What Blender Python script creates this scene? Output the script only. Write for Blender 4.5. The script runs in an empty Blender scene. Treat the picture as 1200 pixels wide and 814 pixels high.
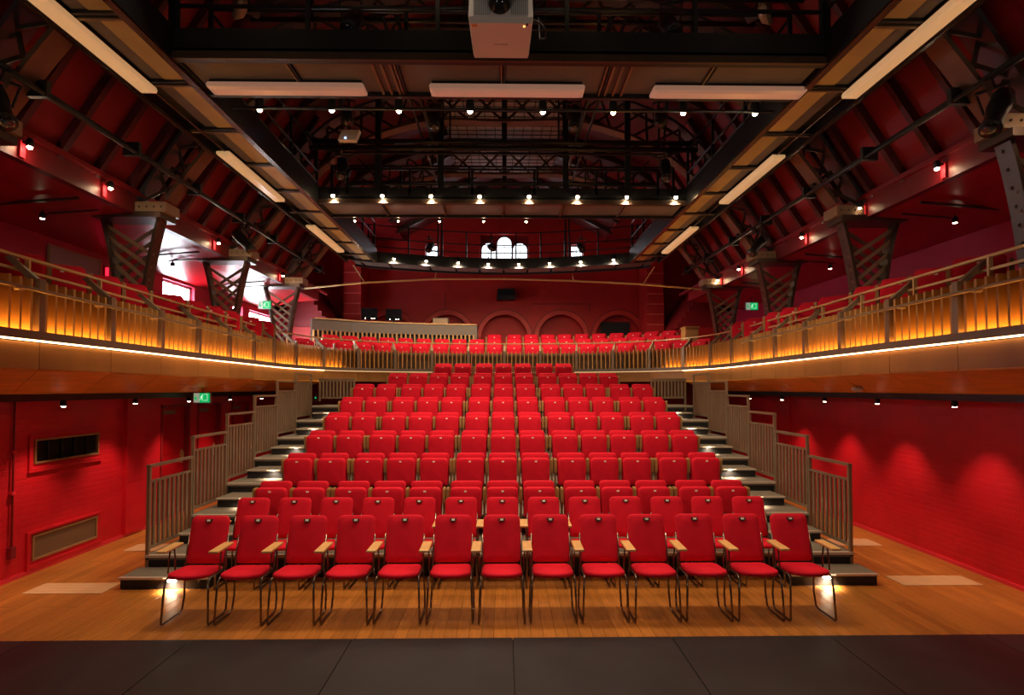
import bpy, math, random
from mathutils import Vector, Matrix, Euler

# ------------------------------------------------------------------ camera, world, exposure
sc = bpy.context.scene
C = sc.collection
R = math.radians
rnd = random.Random(7)

cam_d = bpy.data.cameras.new('camera')
cam = bpy.data.objects.new('camera', cam_d)
C.objects.link(cam)
cam_d.sensor_width = 36
cam_d.lens = 18.6
cam_d.shift_y = 0.0256
cam_d.clip_start = 0.05
cam.location = (0, 0, 2.34)
cam.rotation_euler = (R(90 + 1.6), 0, R(-0.83))
sc.camera = cam

w = bpy.data.worlds.new('world')
sc.world = w
w.use_nodes = True
w.node_tree.nodes['Background'].inputs[0].default_value = (0.30, 0.22, 0.2, 1)
w.node_tree.nodes['Background'].inputs[1].default_value = 0.02

sc.view_settings.view_transform = 'Standard'
sc.view_settings.look = 'None'
sc.view_settings.gamma = 1
sc.view_settings.use_curve_mapping = False
sc.view_settings.exposure = 0.0

P_FRONT = 250     # downlights over the stage edge
P_ROW1 = 125      # first catwalk bar
P_FILL = 60      # added fill floodlights behind the camera
P_ROW2 = 100
P_ROW3 = 110
P_EAVE = 1.0
P_WASH = 62
P_STEP = 16
E_TROUGH = 20
E_LED = 9
E_TUBE = 0.36
E_WINDOW = 22


def lamp(name, kind, loc, power, col, parent=None, rot=(0, 0, 0), angle=100, blend=0.5, size=0.05):
    d = bpy.data.lights.new(name, kind)
    d.energy = power
    d.color = col
    if kind == 'SPOT':
        d.spot_size = R(angle)
        d.spot_blend = blend
    if kind == 'AREA':
        d.shape = 'RECTANGLE'
        d.size = size[0]
        d.size_y = size[1]
    else:
        d.shadow_soft_size = size
    o = bpy.data.objects.new(name, d)
    o.location = loc
    o.rotation_euler = rot
    if parent:
        o.parent = parent
    C.objects.link(o)
    return o


WARM = (1.0, 0.76, 0.52)
WARM2 = (1.0, 0.80, 0.60)

# ------------------------------------------------------------------ materials


def mat(name, col, rough=0.6, metal=0.0, var=0.0, vscale=6.0, bump=0.0, bscale=60.0, emit=None, estr=0.0,
        spec=0.5, sheen=0.0, rnd_obj=0.0, stretch=(1, 1, 1), coat=0.0):
    m = bpy.data.materials.new(name)
    m.use_nodes = True
    nt = m.node_tree
    b = nt.nodes['Principled BSDF']
    b.inputs['Base Color'].default_value = (*col, 1)
    b.inputs['Roughness'].default_value = rough
    b.inputs['Metallic'].default_value = metal
    b.inputs['Specular IOR Level'].default_value = spec
    if sheen:
        b.inputs['Sheen Weight'].default_value = sheen
        b.inputs['Sheen Tint'].default_value = (*col, 1)
    if coat:
        b.inputs['Coat Weight'].default_value = coat
        b.inputs['Coat Roughness'].default_value = 0.15
    if emit:
        b.inputs['Emission Color'].default_value = (*emit, 1)
        b.inputs['Emission Strength'].default_value = estr
    tc = nt.nodes.new('ShaderNodeTexCoord')
    mp = nt.nodes.new('ShaderNodeMapping')
    mp.inputs['Scale'].default_value = stretch
    nt.links.new(tc.outputs['Object'], mp.inputs['Vector'])
    if var or rnd_obj:
        n = nt.nodes.new('ShaderNodeTexNoise')
        n.inputs['Scale'].default_value = vscale
        n.inputs['Detail'].default_value = 5
        nt.links.new(mp.outputs[0], n.inputs['Vector'])
        hs = nt.nodes.new('ShaderNodeHueSaturation')
        hs.inputs['Color'].default_value = (*col, 1)
        mr = nt.nodes.new('ShaderNodeMapRange')
        mr.inputs['From Min'].default_value = 0.25
        mr.inputs['From Max'].default_value = 0.75
        mr.inputs['To Min'].default_value = 1 - var
        mr.inputs['To Max'].default_value = 1 + var
        nt.links.new(n.outputs['Fac'], mr.inputs['Value'])
        val = mr.outputs[0]
        if rnd_obj:
            oi = nt.nodes.new('ShaderNodeObjectInfo')
            m2 = nt.nodes.new('ShaderNodeMapRange')
            m2.inputs['To Min'].default_value = 1 - rnd_obj
            m2.inputs['To Max'].default_value = 1 + rnd_obj
            nt.links.new(oi.outputs['Random'], m2.inputs['Value'])
            mu = nt.nodes.new('ShaderNodeMath')
            mu.operation = 'MULTIPLY'
            nt.links.new(val, mu.inputs[0])
            nt.links.new(m2.outputs[0], mu.inputs[1])
            val = mu.outputs[0]
        nt.links.new(val, hs.inputs['Value'])
        nt.links.new(hs.outputs[0], b.inputs['Base Color'])
    if bump:
        n2 = nt.nodes.new('ShaderNodeTexNoise')
        n2.inputs['Scale'].default_value = bscale
        n2.inputs['Detail'].default_value = 3
        nt.links.new(mp.outputs[0], n2.inputs['Vector'])
        bp = nt.nodes.new('ShaderNodeBump')
        bp.inputs['Strength'].default_value = bump
        bp.inputs['Distance'].default_value = 0.01
        nt.links.new(n2.outputs['Fac'], bp.inputs['Height'])
        nt.links.new(bp.outputs[0], b.inputs['Normal'])
    return m


def brick_mat(name, col, swizzle, rough=0.55):
    """painted brickwork: one colour, courses as relief"""
    m = bpy.data.materials.new(name)
    m.use_nodes = True
    nt = m.node_tree
    b = nt.nodes['Principled BSDF']
    b.inputs['Roughness'].default_value = rough
    tc = nt.nodes.new('ShaderNodeTexCoord')
    sp = nt.nodes.new('ShaderNodeSeparateXYZ')
    cb = nt.nodes.new('ShaderNodeCombineXYZ')
    nt.links.new(tc.outputs['Object'], sp.inputs[0])
    nt.links.new(sp.outputs[swizzle[0]], cb.inputs[0])
    nt.links.new(sp.outputs[swizzle[1]], cb.inputs[1])
    br = nt.nodes.new('ShaderNodeTexBrick')
    br.inputs['Scale'].default_value = 1.0
    br.inputs['Brick Width'].default_value = 0.23
    br.inputs['Row Height'].default_value = 0.075
    br.inputs['Mortar Size'].default_value = 0.006
    br.inputs['Mortar Smooth'].default_value = 0.4
    br.inputs['Color1'].default_value = (1, 1, 1, 1)
    br.inputs['Color2'].default_value = (0.75, 0.75, 0.75, 1)
    br.inputs['Mortar'].default_value = (0, 0, 0, 1)
    nt.links.new(cb.outputs[0], br.inputs['Vector'])
    bp = nt.nodes.new('ShaderNodeBump')
    bp.inputs['Strength'].default_value = 0.4
    bp.inputs['Distance'].default_value = 0.008
    nt.links.new(br.outputs['Color'], bp.inputs['Height'])
    nt.links.new(bp.outputs[0], b.inputs['Normal'])
    n = nt.nodes.new('ShaderNodeTexNoise')
    n.inputs['Scale'].default_value = 3
    n.inputs['Detail'].default_value = 6
    nt.links.new(tc.outputs['Object'], n.inputs['Vector'])
    mr = nt.nodes.new('ShaderNodeMapRange')
    mr.inputs['To Min'].default_value = 0.8
    mr.inputs['To Max'].default_value = 1.2
    nt.links.new(n.outputs['Fac'], mr.inputs['Value'])
    hs = nt.nodes.new('ShaderNodeHueSaturation')
    hs.inputs['Color'].default_value = (*col, 1)
    nt.links.new(mr.outputs[0], hs.inputs['Value'])
    nt.links.new(hs.outputs[0], b.inputs['Base Color'])
    return m


M = {}
M['red_fabric'] = mat('red upholstery', (0.60, 0.004, 0.021), 0.85, var=0.08, vscale=9, bump=0.25, bscale=420, spec=0.25, sheen=0.15)
M['red_paint'] = mat('red paint', (0.50, 0.006, 0.012), 0.32, var=0.06, vscale=2)
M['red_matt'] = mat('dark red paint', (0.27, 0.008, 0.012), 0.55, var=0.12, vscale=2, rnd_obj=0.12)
M['brick_x'] = brick_mat('red painted brick side', (0.62, 0.004, 0.014), (1, 2))
M['brick_y'] = brick_mat('red painted brick end', (0.52, 0.016, 0.014), (0, 2))
M['brick_up'] = brick_mat('red painted brick upper side', (0.50, 0.008, 0.055), (1, 2))  # pink daylight tint put into the base colour as extra blue
M['ring_red'] = mat('red arch brick', (0.60, 0.03, 0.02), 0.5, var=0.15)
M['roof_dark'] = mat('darker red upper roof', (0.15, 0.016, 0.018), 0.55, var=0.15, rnd_obj=0.15)  # darker and greyer than the steep slope panels
M['eave_red'] = mat('deep red eave paint', (0.20, 0.006, 0.010), 0.4, var=0.08)
M['band'] = mat('lighter red band', (0.80, 0.13, 0.10), 0.5, var=0.1)
M['skirt'] = mat('bright red skirting', (0.75, 0.03, 0.05), 0.35)
M['board'] = mat('oak floorboard', (0.38, 0.138, 0.023), 0.32, var=0.25, vscale=5, stretch=(6, 0.7, 1), rnd_obj=0.16, bump=0.05, bscale=30)
M['patch'] = mat('pale floor panel', (0.60, 0.36, 0.17), 0.45, var=0.10, vscale=4, stretch=(1, 12, 1))
M['stage'] = mat('black stage sheet', (0.013, 0.0125, 0.015), 0.42, var=0.35, vscale=2.5, bump=0.06, bscale=40)
M['ply'] = mat('varnished ply', (0.34, 0.145, 0.033), 0.42, var=0.16, vscale=3, stretch=(1.2, 1.2, 0.4), rnd_obj=0.12)
M['soffit'] = mat('orange timber soffit', (0.80, 0.37, 0.05), 0.5, var=0.18, vscale=3, stretch=(3, 0.8, 1), rnd_obj=0.10)
M['slat'] = mat('oak slat', (0.52, 0.27, 0.075), 0.5, var=0.15, vscale=7, stretch=(3, 3, 0.5), rnd_obj=0.14)
M['arm_wood'] = mat('pale oak', (0.62, 0.34, 0.12), 0.4, var=0.12, vscale=10, stretch=(4, 1, 1), rnd_obj=0.08)
M['dark_wood'] = mat('brown armrest wood', (0.30, 0.155, 0.045), 0.45, var=0.12, vscale=8, rnd_obj=0.1)
M['grey_metal'] = mat('grey bronze metal', (0.28, 0.20, 0.125), 0.42, 0.5, var=0.08)
M['band_metal'] = mat('grey fascia metal', (0.20, 0.15, 0.11), 0.45, 0.3, var=0.06)
M['rail_gold'] = mat('bronze handrail', (0.66, 0.43, 0.19), 0.35, 0.4)
M['chrome'] = mat('dark chrome tube', (0.20, 0.15, 0.12), 0.25, 0.9)
M['alu'] = mat('aluminium nosing', (0.66, 0.56, 0.45), 0.36, 0.4, var=0.06)
M['carpet'] = mat('grey step vinyl', (0.17, 0.14, 0.10), 0.75, var=0.15, vscale=20, bump=0.2, bscale=300)
M['black'] = mat('black metal', (0.012, 0.012, 0.014), 0.45, 0.1, var=0.2)
M['black_gloss'] = mat('black painted steel', (0.022, 0.024, 0.028), 0.28, 0.3, var=0.1)
M['fascia_black'] = mat('black riser', (0.010, 0.009, 0.009), 0.55)
M['cat_grey'] = mat('grey catwalk panel', (0.17, 0.155, 0.145), 0.6, var=0.16, vscale=3, rnd_obj=0.12)
M['cat_yellow'] = mat('yellow ply panel', (0.56, 0.45, 0.19), 0.6, var=0.12, vscale=3, rnd_obj=0.10)
M['tube'] = mat('diffuser', (0.85, 0.68, 0.50), 0.25, emit=(1.0, 0.58, 0.25), estr=E_TUBE)  # weak glow added for warm room light; the fitting is taken as off
M['tube_cool'] = mat('pale diffuser', (0.80, 0.60, 0.50), 0.2, emit=(1.0, 0.50, 0.34), estr=E_TUBE * 0.42)  # pinker, weaker added glow on fittings likewise taken as off
M['iron'] = mat('brown painted iron', (0.085, 0.052, 0.034), 0.4, 0.35, var=0.15, vscale=8)
M['iron_brown'] = mat('mid brown painted iron', (0.17, 0.105, 0.065), 0.42, 0.2, var=0.12)
M['steel_grey'] = mat('grey truss steel', (0.10, 0.095, 0.10), 0.35, 0.4, var=0.1)
M['rafter_red'] = mat('deep red rafter paint', (0.085, 0.008, 0.010), 0.6, var=0.1)
M['tie_lit'] = mat('gold-lit tie rod', (0.80, 0.52, 0.24), 0.35, 0.2)  # pale gold colour carries the bright light on the rod
M['iron_tan'] = mat('tan painted iron', (0.36, 0.23, 0.13), 0.45, 0.1, var=0.12)
M['white_case'] = mat('white plastic', (0.78, 0.72, 0.70), 0.4, var=0.03)
M['grey_case'] = mat('grey grille', (0.30, 0.30, 0.32), 0.5)
M['lens'] = mat('lens glass', (0.01, 0.01, 0.015), 0.05, coat=1.0)
M['label'] = mat('ivory number plate', (0.95, 0.86, 0.72), 0.35, emit=None)
M['recess'] = mat('dark handle recess', (0.05, 0.012, 0.010), 0.5)
M['bulb'] = mat('lit lamp', (1, 0.9, 0.7), 0.4, emit=(1.0, 0.72, 0.40), estr=70)
M['bulb_s'] = mat('small lit lamp', (1, 0.9, 0.7), 0.4, emit=(1.0, 0.80, 0.55), estr=35)
M['trough'] = mat('orange led trough', (1, 0.7, 0.3), 0.5, emit=(1.0, 0.46, 0.08), estr=E_TROUGH)
M['strip_warm'] = mat('step light strip', (1, 0.85, 0.6), 0.5, emit=(1.0, 0.75, 0.45), estr=3.0)
M['led_dim'] = mat('dim warm led strip', (1, 0.8, 0.5), 0.5, emit=(1.0, 0.62, 0.28), estr=1.1)
M['led'] = mat('warm led strip', (1, 0.8, 0.5), 0.5, emit=(1.0, 0.62, 0.28), estr=E_LED)
M['window'] = mat('daylit pane', (0.9, 0.95, 1), 0.3, emit=(0.85, 0.92, 1.0), estr=E_WINDOW)
M['window_back'] = mat('daylit leaded pane', (0.9, 0.95, 1), 0.3, emit=(0.86, 0.93, 1.0), estr=2.6)
M['green'] = mat('green exit face', (0.0, 0.4, 0.12), 0.4, emit=(0.0, 0.75, 0.20), estr=0.55)
M['green_dim'] = mat('green sign print', (0.02, 0.22, 0.08), 0.4, emit=(0.0, 0.3, 0.1), estr=0.25)
M['sign_pale'] = mat('pale sign face', (0.75, 0.8, 0.75), 0.4, emit=(0.7, 0.9, 0.75), estr=0.25)
M['sign_white'] = mat('white pictogram', (0.9, 1, 0.9), 0.4, emit=(0.6, 1.0, 0.7), estr=0.6)
M['mauve'] = mat('mauve screen cloth', (0.42, 0.26, 0.30), 0.6)
M['vent_dark'] = mat('dark vent bars', (0.020, 0.018, 0.022), 0.45, 0.2)
M['vent_brown'] = mat('brown vent mesh', (0.19, 0.105, 0.050), 0.6, 0.1, bump=0.5, bscale=260)
M['vent_frame'] = mat('tan vent frame', (0.36, 0.19, 0.075), 0.45, 0.2)
M['concrete'] = mat('dark void ceiling', (0.030, 0.022, 0.024), 0.8, var=0.2)
M['desk'] = mat('grey desk panel', (0.16, 0.125, 0.095), 0.6, var=0.06)
M['pale_roof'] = mat('pale lantern boarding', (0.42, 0.38, 0.38), 0.5, var=0.15)
M['screen'] = mat('dark screen', (0.01, 0.01, 0.012), 0.15)
M['red_led'] = mat('red tube', (0.8, 0.02, 0.05), 0.4, emit=(1.0, 0.02, 0.06), estr=1.6)
M['amber'] = mat('amber light', (1, .5, .1), 0.4, emit=(1.0, 0.45, 0.08), estr=6)
M['blue_led'] = mat('blue indicator', (.2, .4, 1), 0.4, emit=(0.25, 0.45, 1.0), estr=8)
M['logo_grey'] = mat('grey print', (0.30, 0.24, 0.24), 0.5)
M['sticker'] = mat('orange sticker', (0.70, 0.33, 0.08), 0.5)

# ------------------------------------------------------------------ mesh builder


class MB:
    def __init__(self):
        self.v, self.f = [], []

    def quadbox(self, pts):
        b = len(self.v)
        self.v += [tuple(p) for p in pts]
        for q in ((0, 3, 2, 1), (4, 5, 6, 7), (0, 1, 5, 4), (1, 2, 6, 5), (2, 3, 7, 6), (3, 0, 4, 7)):
            self.f.append(tuple(b + i for i in q))
        return self

    def box(self, x0, x1, y0, y1, z0, z1, rot=None, piv=None):
        pts = [(x0, y0, z0), (x1, y0, z0), (x1, y1, z0), (x0, y1, z0), (x0, y0, z1), (x1, y0, z1), (x1, y1, z1), (x0, y1, z1)]
        if rot is not None:
            pv = Vector(piv if piv else ((x0 + x1) / 2, (y0 + y1) / 2, (z0 + z1) / 2))
            e = Euler(rot).to_matrix()
            pts = [tuple(e @ (Vector(p) - pv) + pv) for p in pts]
        return self.quadbox(pts)

    def bar(self, a, b, w, h, up=(0, 0, 1)):
        a, b = Vector(a), Vector(b)
        d = (b - a).normalized()
        u = Vector(up)
        s = d.cross(u)
        if s.length < 1e-4:
            s = d.cross(Vector((1, 0, 0)))
        s.normalize()
        u = s.cross(d).normalized()
        s, u = s * w / 2, u * h / 2
        return self.quadbox([a - s - u, a + s - u, b + s - u, b - s - u, a - s + u, a + s + u, b + s + u, b - s + u])

    def tube(self, pts, r, n=6, caps=True):
        pts = [Vector(p) for p in pts]
        base = len(self.v)
        prev = None
        for i, p in enumerate(pts):
            if i == 0:
                d = pts[1] - p
            elif i == len(pts) - 1:
                d = p - pts[i - 1]
            else:
                d = (pts[i + 1] - p).normalized() + (p - pts[i - 1]).normalized()
            d.normalize()
            if prev is None:
                s = d.cross(Vector((0, 0, 1)))
                if s.length < 1e-3:
                    s = d.cross(Vector((1, 0, 0)))
            else:
                s = prev - d * prev.dot(d)
            s.normalize()
            prev = s
            t = d.cross(s)
            for k in range(n):
                a = 2 * math.pi * k / n
                self.v.append(tuple(p + (s * math.cos(a) + t * math.sin(a)) * r))
        for i in range(len(pts) - 1):
            for k in range(n):
                a = base + i * n + k
                b = base + i * n + (k + 1) % n
                self.f.append((a, b, b + n, a + n))
        if caps:
            self.f.append(tuple(base + k for k in range(n))[::-1])
            e = base + (len(pts) - 1) * n
            self.f.append(tuple(e + k for k in range(n)))
        return self

    def lathe(self, prof, axis='z', n=12, o=(0, 0, 0)):
        """prof: (radius, height) list"""
        base = len(self.v)
        for r, h in prof:
            for k in range(n):
                a = 2 * math.pi * k / n
                c, s = r * math.cos(a), r * math.sin(a)
                p = {'z': (c, s, h), 'y': (c, h, s), 'x': (h, c, s)}[axis]
                self.v.append((p[0] + o[0], p[1] + o[1], p[2] + o[2]))
        for i in range(len(prof) - 1):
            for k in range(n):
                a = base + i * n + k
                b = base + i * n + (k + 1) % n
                self.f.append((a, b, b + n, a + n))
        self.f.append(tuple(base + k for k in range(n)))
        e = base + (len(prof) - 1) * n
        self.f.append(tuple(e + k for k in range(n)))
        return self

    def loops(self, loops, close=True):
        """stack of equal-length closed loops"""
        base = len(self.v)
        n = len(loops[0])
        for lp in loops:
            self.v += [tuple(p) for p in lp]
        for i in range(len(loops) - 1):
            for k in range(n):
                a = base + i * n + k
                b = base + i * n + (k + 1) % n
                self.f.append((a, b, b + n, a + n))
        if close:
            self.f.append(tuple(base + k for k in range(n))[::-1])
            e = base + (len(loops) - 1) * n
            self.f.append(tuple(e + k for k in range(n)))
        return self

    def prism(self, poly, d0, d1, plane='xz'):
        """poly 2-D, extruded from d0 to d1 along the third axis"""
        def P(p, d):
            return {'xz': (p[0], d, p[1]), 'xy': (p[0], p[1], d), 'yz': (d, p[0], p[1])}[plane]
        return self.loops([[P(p, d0) for p in poly], [P(p, d1) for p in poly]])

    def ribbon(self, pts, prof):
        """sweep a closed profile of (offset, z) along list of (point2d, normal2d); offset along normal"""
        lps = []
        for p, n in pts:
            lps.append([(p[0] + n[0] * o, p[1] + n[1] * o, z) for o, z in prof])
        return self.loops(lps)

    def quad(self, *pts):
        b = len(self.v)
        self.v += [tuple(p) for p in pts]
        self.f.append(tuple(range(b, b + len(pts))))
        return self

    def mesh(self, name, material, smooth=False):
        me = bpy.data.meshes.new(name)
        me.from_pydata(self.v, [], self.f)
        if smooth:
            me.polygons.foreach_set('use_smooth', [True] * len(me.polygons))
        me.materials.append(M[material])
        me.update()
        return me

    def build(self, name, material, parent=None, smooth=False, loc=None, rotz=None):
        o = bpy.data.objects.new(name, self.mesh(name, material, smooth))
        C.objects.link(o)
        if parent:
            o.parent = parent
        if loc:
            o.location = loc
        if rotz is not None:
            o.rotation_euler = (0, 0, rotz)
        return o


def place(name, me, parent=None, loc=(0, 0, 0), rot=(0, 0, 0)):
    o = bpy.data.objects.new(name, me)
    C.objects.link(o)
    o.location = loc
    o.rotation_euler = rot
    if parent:
        o.parent = parent
    return o


def tag(o, label=None, cat=None, group=None, kind=None):
    if label:
        o['label'] = label
    if cat:
        o['category'] = cat
    if group:
        o['group'] = group
    if kind:
        o['kind'] = kind
    return o


def thing(name, label, cat, loc=(0, 0, 0), rotz=0, group=None):
    o = bpy.data.objects.new(name, None)
    o.empty_display_size = 0.1
    C.objects.link(o)
    o.location = loc
    o.rotation_euler = (0, 0, rotz)
    return tag(o, label, cat, group)


def struct(o, label, cat):
    return tag(o, label, cat, None, 'structure')


def copy_tree(o, parent=None):
    c = o.copy()
    C.objects.link(c)
    if parent:
        c.parent = parent
    for ch in o.children:
        copy_tree(ch, c)
    return c


ORD = ['first', 'second', 'third', 'fourth', 'fifth', 'sixth', 'seventh', 'eighth', 'ninth', 'tenth', 'eleventh', 'twelfth',
       'thirteenth', 'fourteenth', 'fifteenth', 'sixteenth', 'seventeenth', 'eighteenth', 'nineteenth', 'twentieth',
       'twenty-first', 'twenty-second', 'twenty-third', 'twenty-fourth']


def nth(i, n):
    if i == 0:
        return 'leftmost'
    if i == n - 1:
        return 'rightmost'
    if i < n / 2:
        return ORD[i] + ' from the left'
    return ORD[n - 1 - i] + ' from the right'


def rrect(w, h, r, n=5, rb=None):
    """rounded rectangle outline in (x, z), z from 0 to h, bottom corner radius rb"""
    rb = r if rb is None else rb
    pts = []
    for cx, cz, rr, a0 in ((w / 2 - r, h - r, r, 0), (-w / 2 + r, h - r, r, 90), (-w / 2 + rb, rb, rb, 180), (w / 2 - rb, rb, rb, 270)):
        for k in range(n):
            a = R(a0 + 90 * k / (n - 1))
            pts.append((cx + rr * math.cos(a), cz + rr * math.sin(a)))
    return pts


def cushion(w, h, t, r, rb=None, tilt=0.0, org=(0, 0, 0), belly=0.008, curve=0.0, n=5):
    """upholstered slab standing in XZ, front towards -Y, leaning back by tilt (radians) about its bottom edge"""
    out = rrect(w, h, r, n, rb)
    mb = MB()

    def inset(d):
        cx, cz = 0, h / 2
        return [(x * (1 - 2 * d / w), cz + (z - cz) * (1 - 2 * d / h)) for x, z in out]
    lay = [(t / 2 - 0.004, 0.02), (t / 2 - 0.012, 0.006), (t * 0.2, 0.0), (-t * 0.25, 0.0), (-t / 2 + 0.006, 0.007), (-t / 2 - 0.002, 0.022),
           (-t / 2 - belly, 0.07)]
    lps = []
    for y, d in lay:
        lp = []
        for x, z in inset(d):
            yy = y - curve * (x * x) / (w * w / 4)
            c, s = math.cos(tilt), math.sin(tilt)
            lp.append((org[0] + x, org[1] + yy * c + z * s, org[2] + z * c - yy * s))
        lps.append(lp)
    mb.loops(lps)
    return mb


# ------------------------------------------------------------------ the setting: floor
HALF = 6.0       # lower side walls
UPW = 6.65       # upper side walls
ENDY = 18.5      # gable wall
fl = MB().box(-HALF - 0.7, HALF + 0.7, -4.2, ENDY + 0.3, -0.2, -0.012).build('floor', 'fascia_black')
struct(fl, 'brown timber plank floor of the hall', 'floor')
STAGE_Y = 5.01
pw = 0.118
x = -HALF
i = 0
plank_cache = {}
while x < HALF - 0.001:
    x1 = min(x + pw, HALF)
    y = STAGE_Y
    yend = 6.9 if abs((x + x1) / 2) < 4.3 else 13.0
    y0 = y
    first = True
    while y0 < yend - 0.01:
        ln = rnd.choice((1.4, 1.9, 2.4)) if not first else rnd.choice((0.8, 1.3, 1.7, 2.3))
        y1 = min(y0 + ln, yend)
        if yend - y1 < 0.4:
            y1 = yend
        key = (round(x1 - x, 4), round(y1 - y0, 2))
        if key not in plank_cache:
            W, L = x1 - x - 0.003, y1 - y0 - 0.003
            plank_cache[key] = MB().loops([[(0, 0, -0.012), (W, 0, -0.012), (W, L, -0.012), (0, L, -0.012)],
                                           [(0, 0, -0.0015), (W, 0, -0.0015), (W, L, -0.0015), (0, L, -0.0015)],
                                           [(.002, .002, 0), (W - .002, .002, 0), (W - .002, L - .002, 0), (.002, L - .002, 0)]]).mesh('plank', 'board')
        place('plank', plank_cache[key], fl, (x + 0.0015, y0, 0))
        y0 = y1
        first = False
    x = x1

# black stage sheets
stg = thing('stage_floor', 'black sheeted stage floor across the foreground', 'stage', (0, 2, 0))
for k in range(-5, 5):
    xa = 0.08 + 1.49 * k
    xa0, xa1 = max(xa + 0.004, -HALF), min(xa + 1.49 - 0.004, HALF)
    if xa1 > xa0:
        MB().box(xa0, xa1, -6.0, STAGE_Y - 2 - 0.003, 0.001, 0.016).build('stage_sheet', 'stage', stg)

# pale floor panels
for (x0, x1, y0, y1, lab) in ((-5.50, -4.60, 6.17, 6.50, 'pale floor panel on the left beside the lower vent'),
                              (-5.50, -4.56, 7.76, 8.10, 'pale floor panel at left behind the fence post'),
                              (4.75, 5.70, 6.28, 6.60, 'pale floor panel on the right near the bottom step'),
                              (4.72, 5.64, 7.86, 8.22, 'pale floor panel at right farther along the bare wall')):
    r_ = thing('floor_panel', lab, 'floor panel', (x0, y0, 0))
    nb = 4
    for q in range(nb):
        MB().box(0, x1 - x0, q * (y1 - y0) / nb + .001, (q + 1) * (y1 - y0) / nb - .001, 0.0005, 0.006).build('panel_board', 'patch', r_)

# ------------------------------------------------------------------ lower side walls
LZ = 2.52


def wall_holes(axis_x, t, y0, y1, z0, z1, holes):
    """wall slab in the YZ plane between x=axis_x and axis_x+t with rectangular holes (ya,yb,za,zb)"""
    mb = MB()
    hs = sorted(holes)
    y = y0
    xa, xb = min(axis_x, axis_x + t), max(axis_x, axis_x + t)
    for (a, b, c, d) in hs:
        if a > y:
            mb.box(xa, xb, y, a, z0, z1)
        if c > z0:
            mb.box(xa, xb, a, b, z0, c)
        if d < z1:
            mb.box(xa, xb, a, b, d, z1)
        y = b
    mb.box(xa, xb, y, y1, z0, z1)
    return mb


VENT_U = (6.93, 7.93, 1.375, 1.69)
VENT_L = (6.86, 7.90, 0.15, 0.47)
DOORS = [(9.35, 10.20), (10.45, 11.30), (11.75, 12.55)]
lw = wall_holes(-HALF, -0.25, -4, 14.6, 0, LZ,
                [(6.86, 7.93, 0.15, 1.69)] + [(a, b, 0, 2.05) for a, b in DOORS]).build('wall_left', 'brick_x')
struct(lw, 'red painted brick wall on the left under the balcony', 'wall')
# brick infill between the two vents
MB().box(-HALF - 0.25, -HALF, 6.86, 7.93, 0.47, 1.375).build('brick_infill', 'brick_x', lw)
rw = wall_holes(HALF, 0.25, -4, 14.6, 0, LZ, []).build('wall_right', 'brick_x')
struct(rw, 'bare red painted brick wall on the right with scalloped light', 'wall')
for side, wl in ((-1, lw), (1, rw)):
    xa = side * HALF
    o = MB().box(min(xa, xa - side * .02), max(xa, xa - side * .02), -4, 14.6, 0.0, 0.05).build('baseboard_left' if side < 0 else 'baseboard_right', 'skirt')
    struct(o, 'narrow bright red skirting at the foot of the %s wall' % ('left' if side < 0 else 'right'), 'skirting')
# pilasters on the left wall
for yy, wd in ((8.45, 0.42), (6.35, 0.10)):
    if wd > .2:
        MB().box(-HALF, -HALF + 0.06, yy, yy + wd, 0.05, LZ).build('pilaster', 'brick_x', lw)
MB().box(HALF - 0.04, HALF, 11.0, 11.3, 0.05, LZ).build('pilaster', 'brick_x', rw)

# vents
def vent(name, lab, y0, y1, z0, z1, dark):
    r_ = thing(name, lab, 'vent', (-HALF, y0, z0))
    L, H = y1 - y0, z1 - z0
    f = MB()
    for (a, b, c, d) in ((0, L, 0, .025), (0, L, H - .025, H), (0, .025, .025, H - .025), (L - .025, L, .025, H - .025)):
        f.box(-.02, .018, a, b, c, d)
    f.build('frame', 'vent_frame', r_)
    MB().box(-.10, -.06, .02, L - .02, .02, H - .02).build('back_plate', 'vent_dark' if dark else 'vent_brown', r_)
    if dark:
        for k in range(1, 5):
            MB().box(-.05, .005, k * L / 5 - .008, k * L / 5 + .008, .025, H - .025).build('divider', 'black_gloss', r_)
        mb = MB()
        for k in range(12):
            zz = .03 + k * (H - .06) / 12
            mb.box(-.045, -.01, .025, L - .025, zz, zz + .008, rot=(0, R(25), 0))
        tag(mb.build('louvres', 'vent_dark', r_), kind='stuff')
    else:
        MB().box(-.02, 0.0, .02, L - .02, .02, H - .02).build('mesh_panel', 'vent_brown', r_)
    # surrounding raised red frame
    g = MB()
    for (a, b, c, d) in ((-.09, L + .06, -.10, -.05), (-.09, -.05, -.05, H + .06), (-.05, L + .06, H + .03, H + .06)):
        g.box(0.001, .03, a, b, c, d)
    g.build('surround', 'brick_x', r_)


vent('wall_vent', 'dark barred vent high on the left red wall', 6.86, 7.93, 1.375, 1.69, True)
vent('wall_vent', 'brown mesh vent with tan frame low on the left red wall', 6.86, 7.93, 0.15, 0.47, False)

# pipe
pp = thing('wall_pipe', 'thin red conduit running down the left wall to a box', 'pipe', (-HALF + .03, 6.55, 0.3))
MB().tube([(0, 0, 0.1), (0, 0, 2.2)], 0.012, 8).build('pipe', 'red_matt', pp, True)
MB().box(-.03, .03, -.035, .035, -.02, .12).build('junction_box', 'red_matt', pp)
for zz in (0.75, 1.25):
    MB().box(-.03, .018, -.025, .025, zz, zz + .035).build('pipe_clip', 'skirt', pp)

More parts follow.
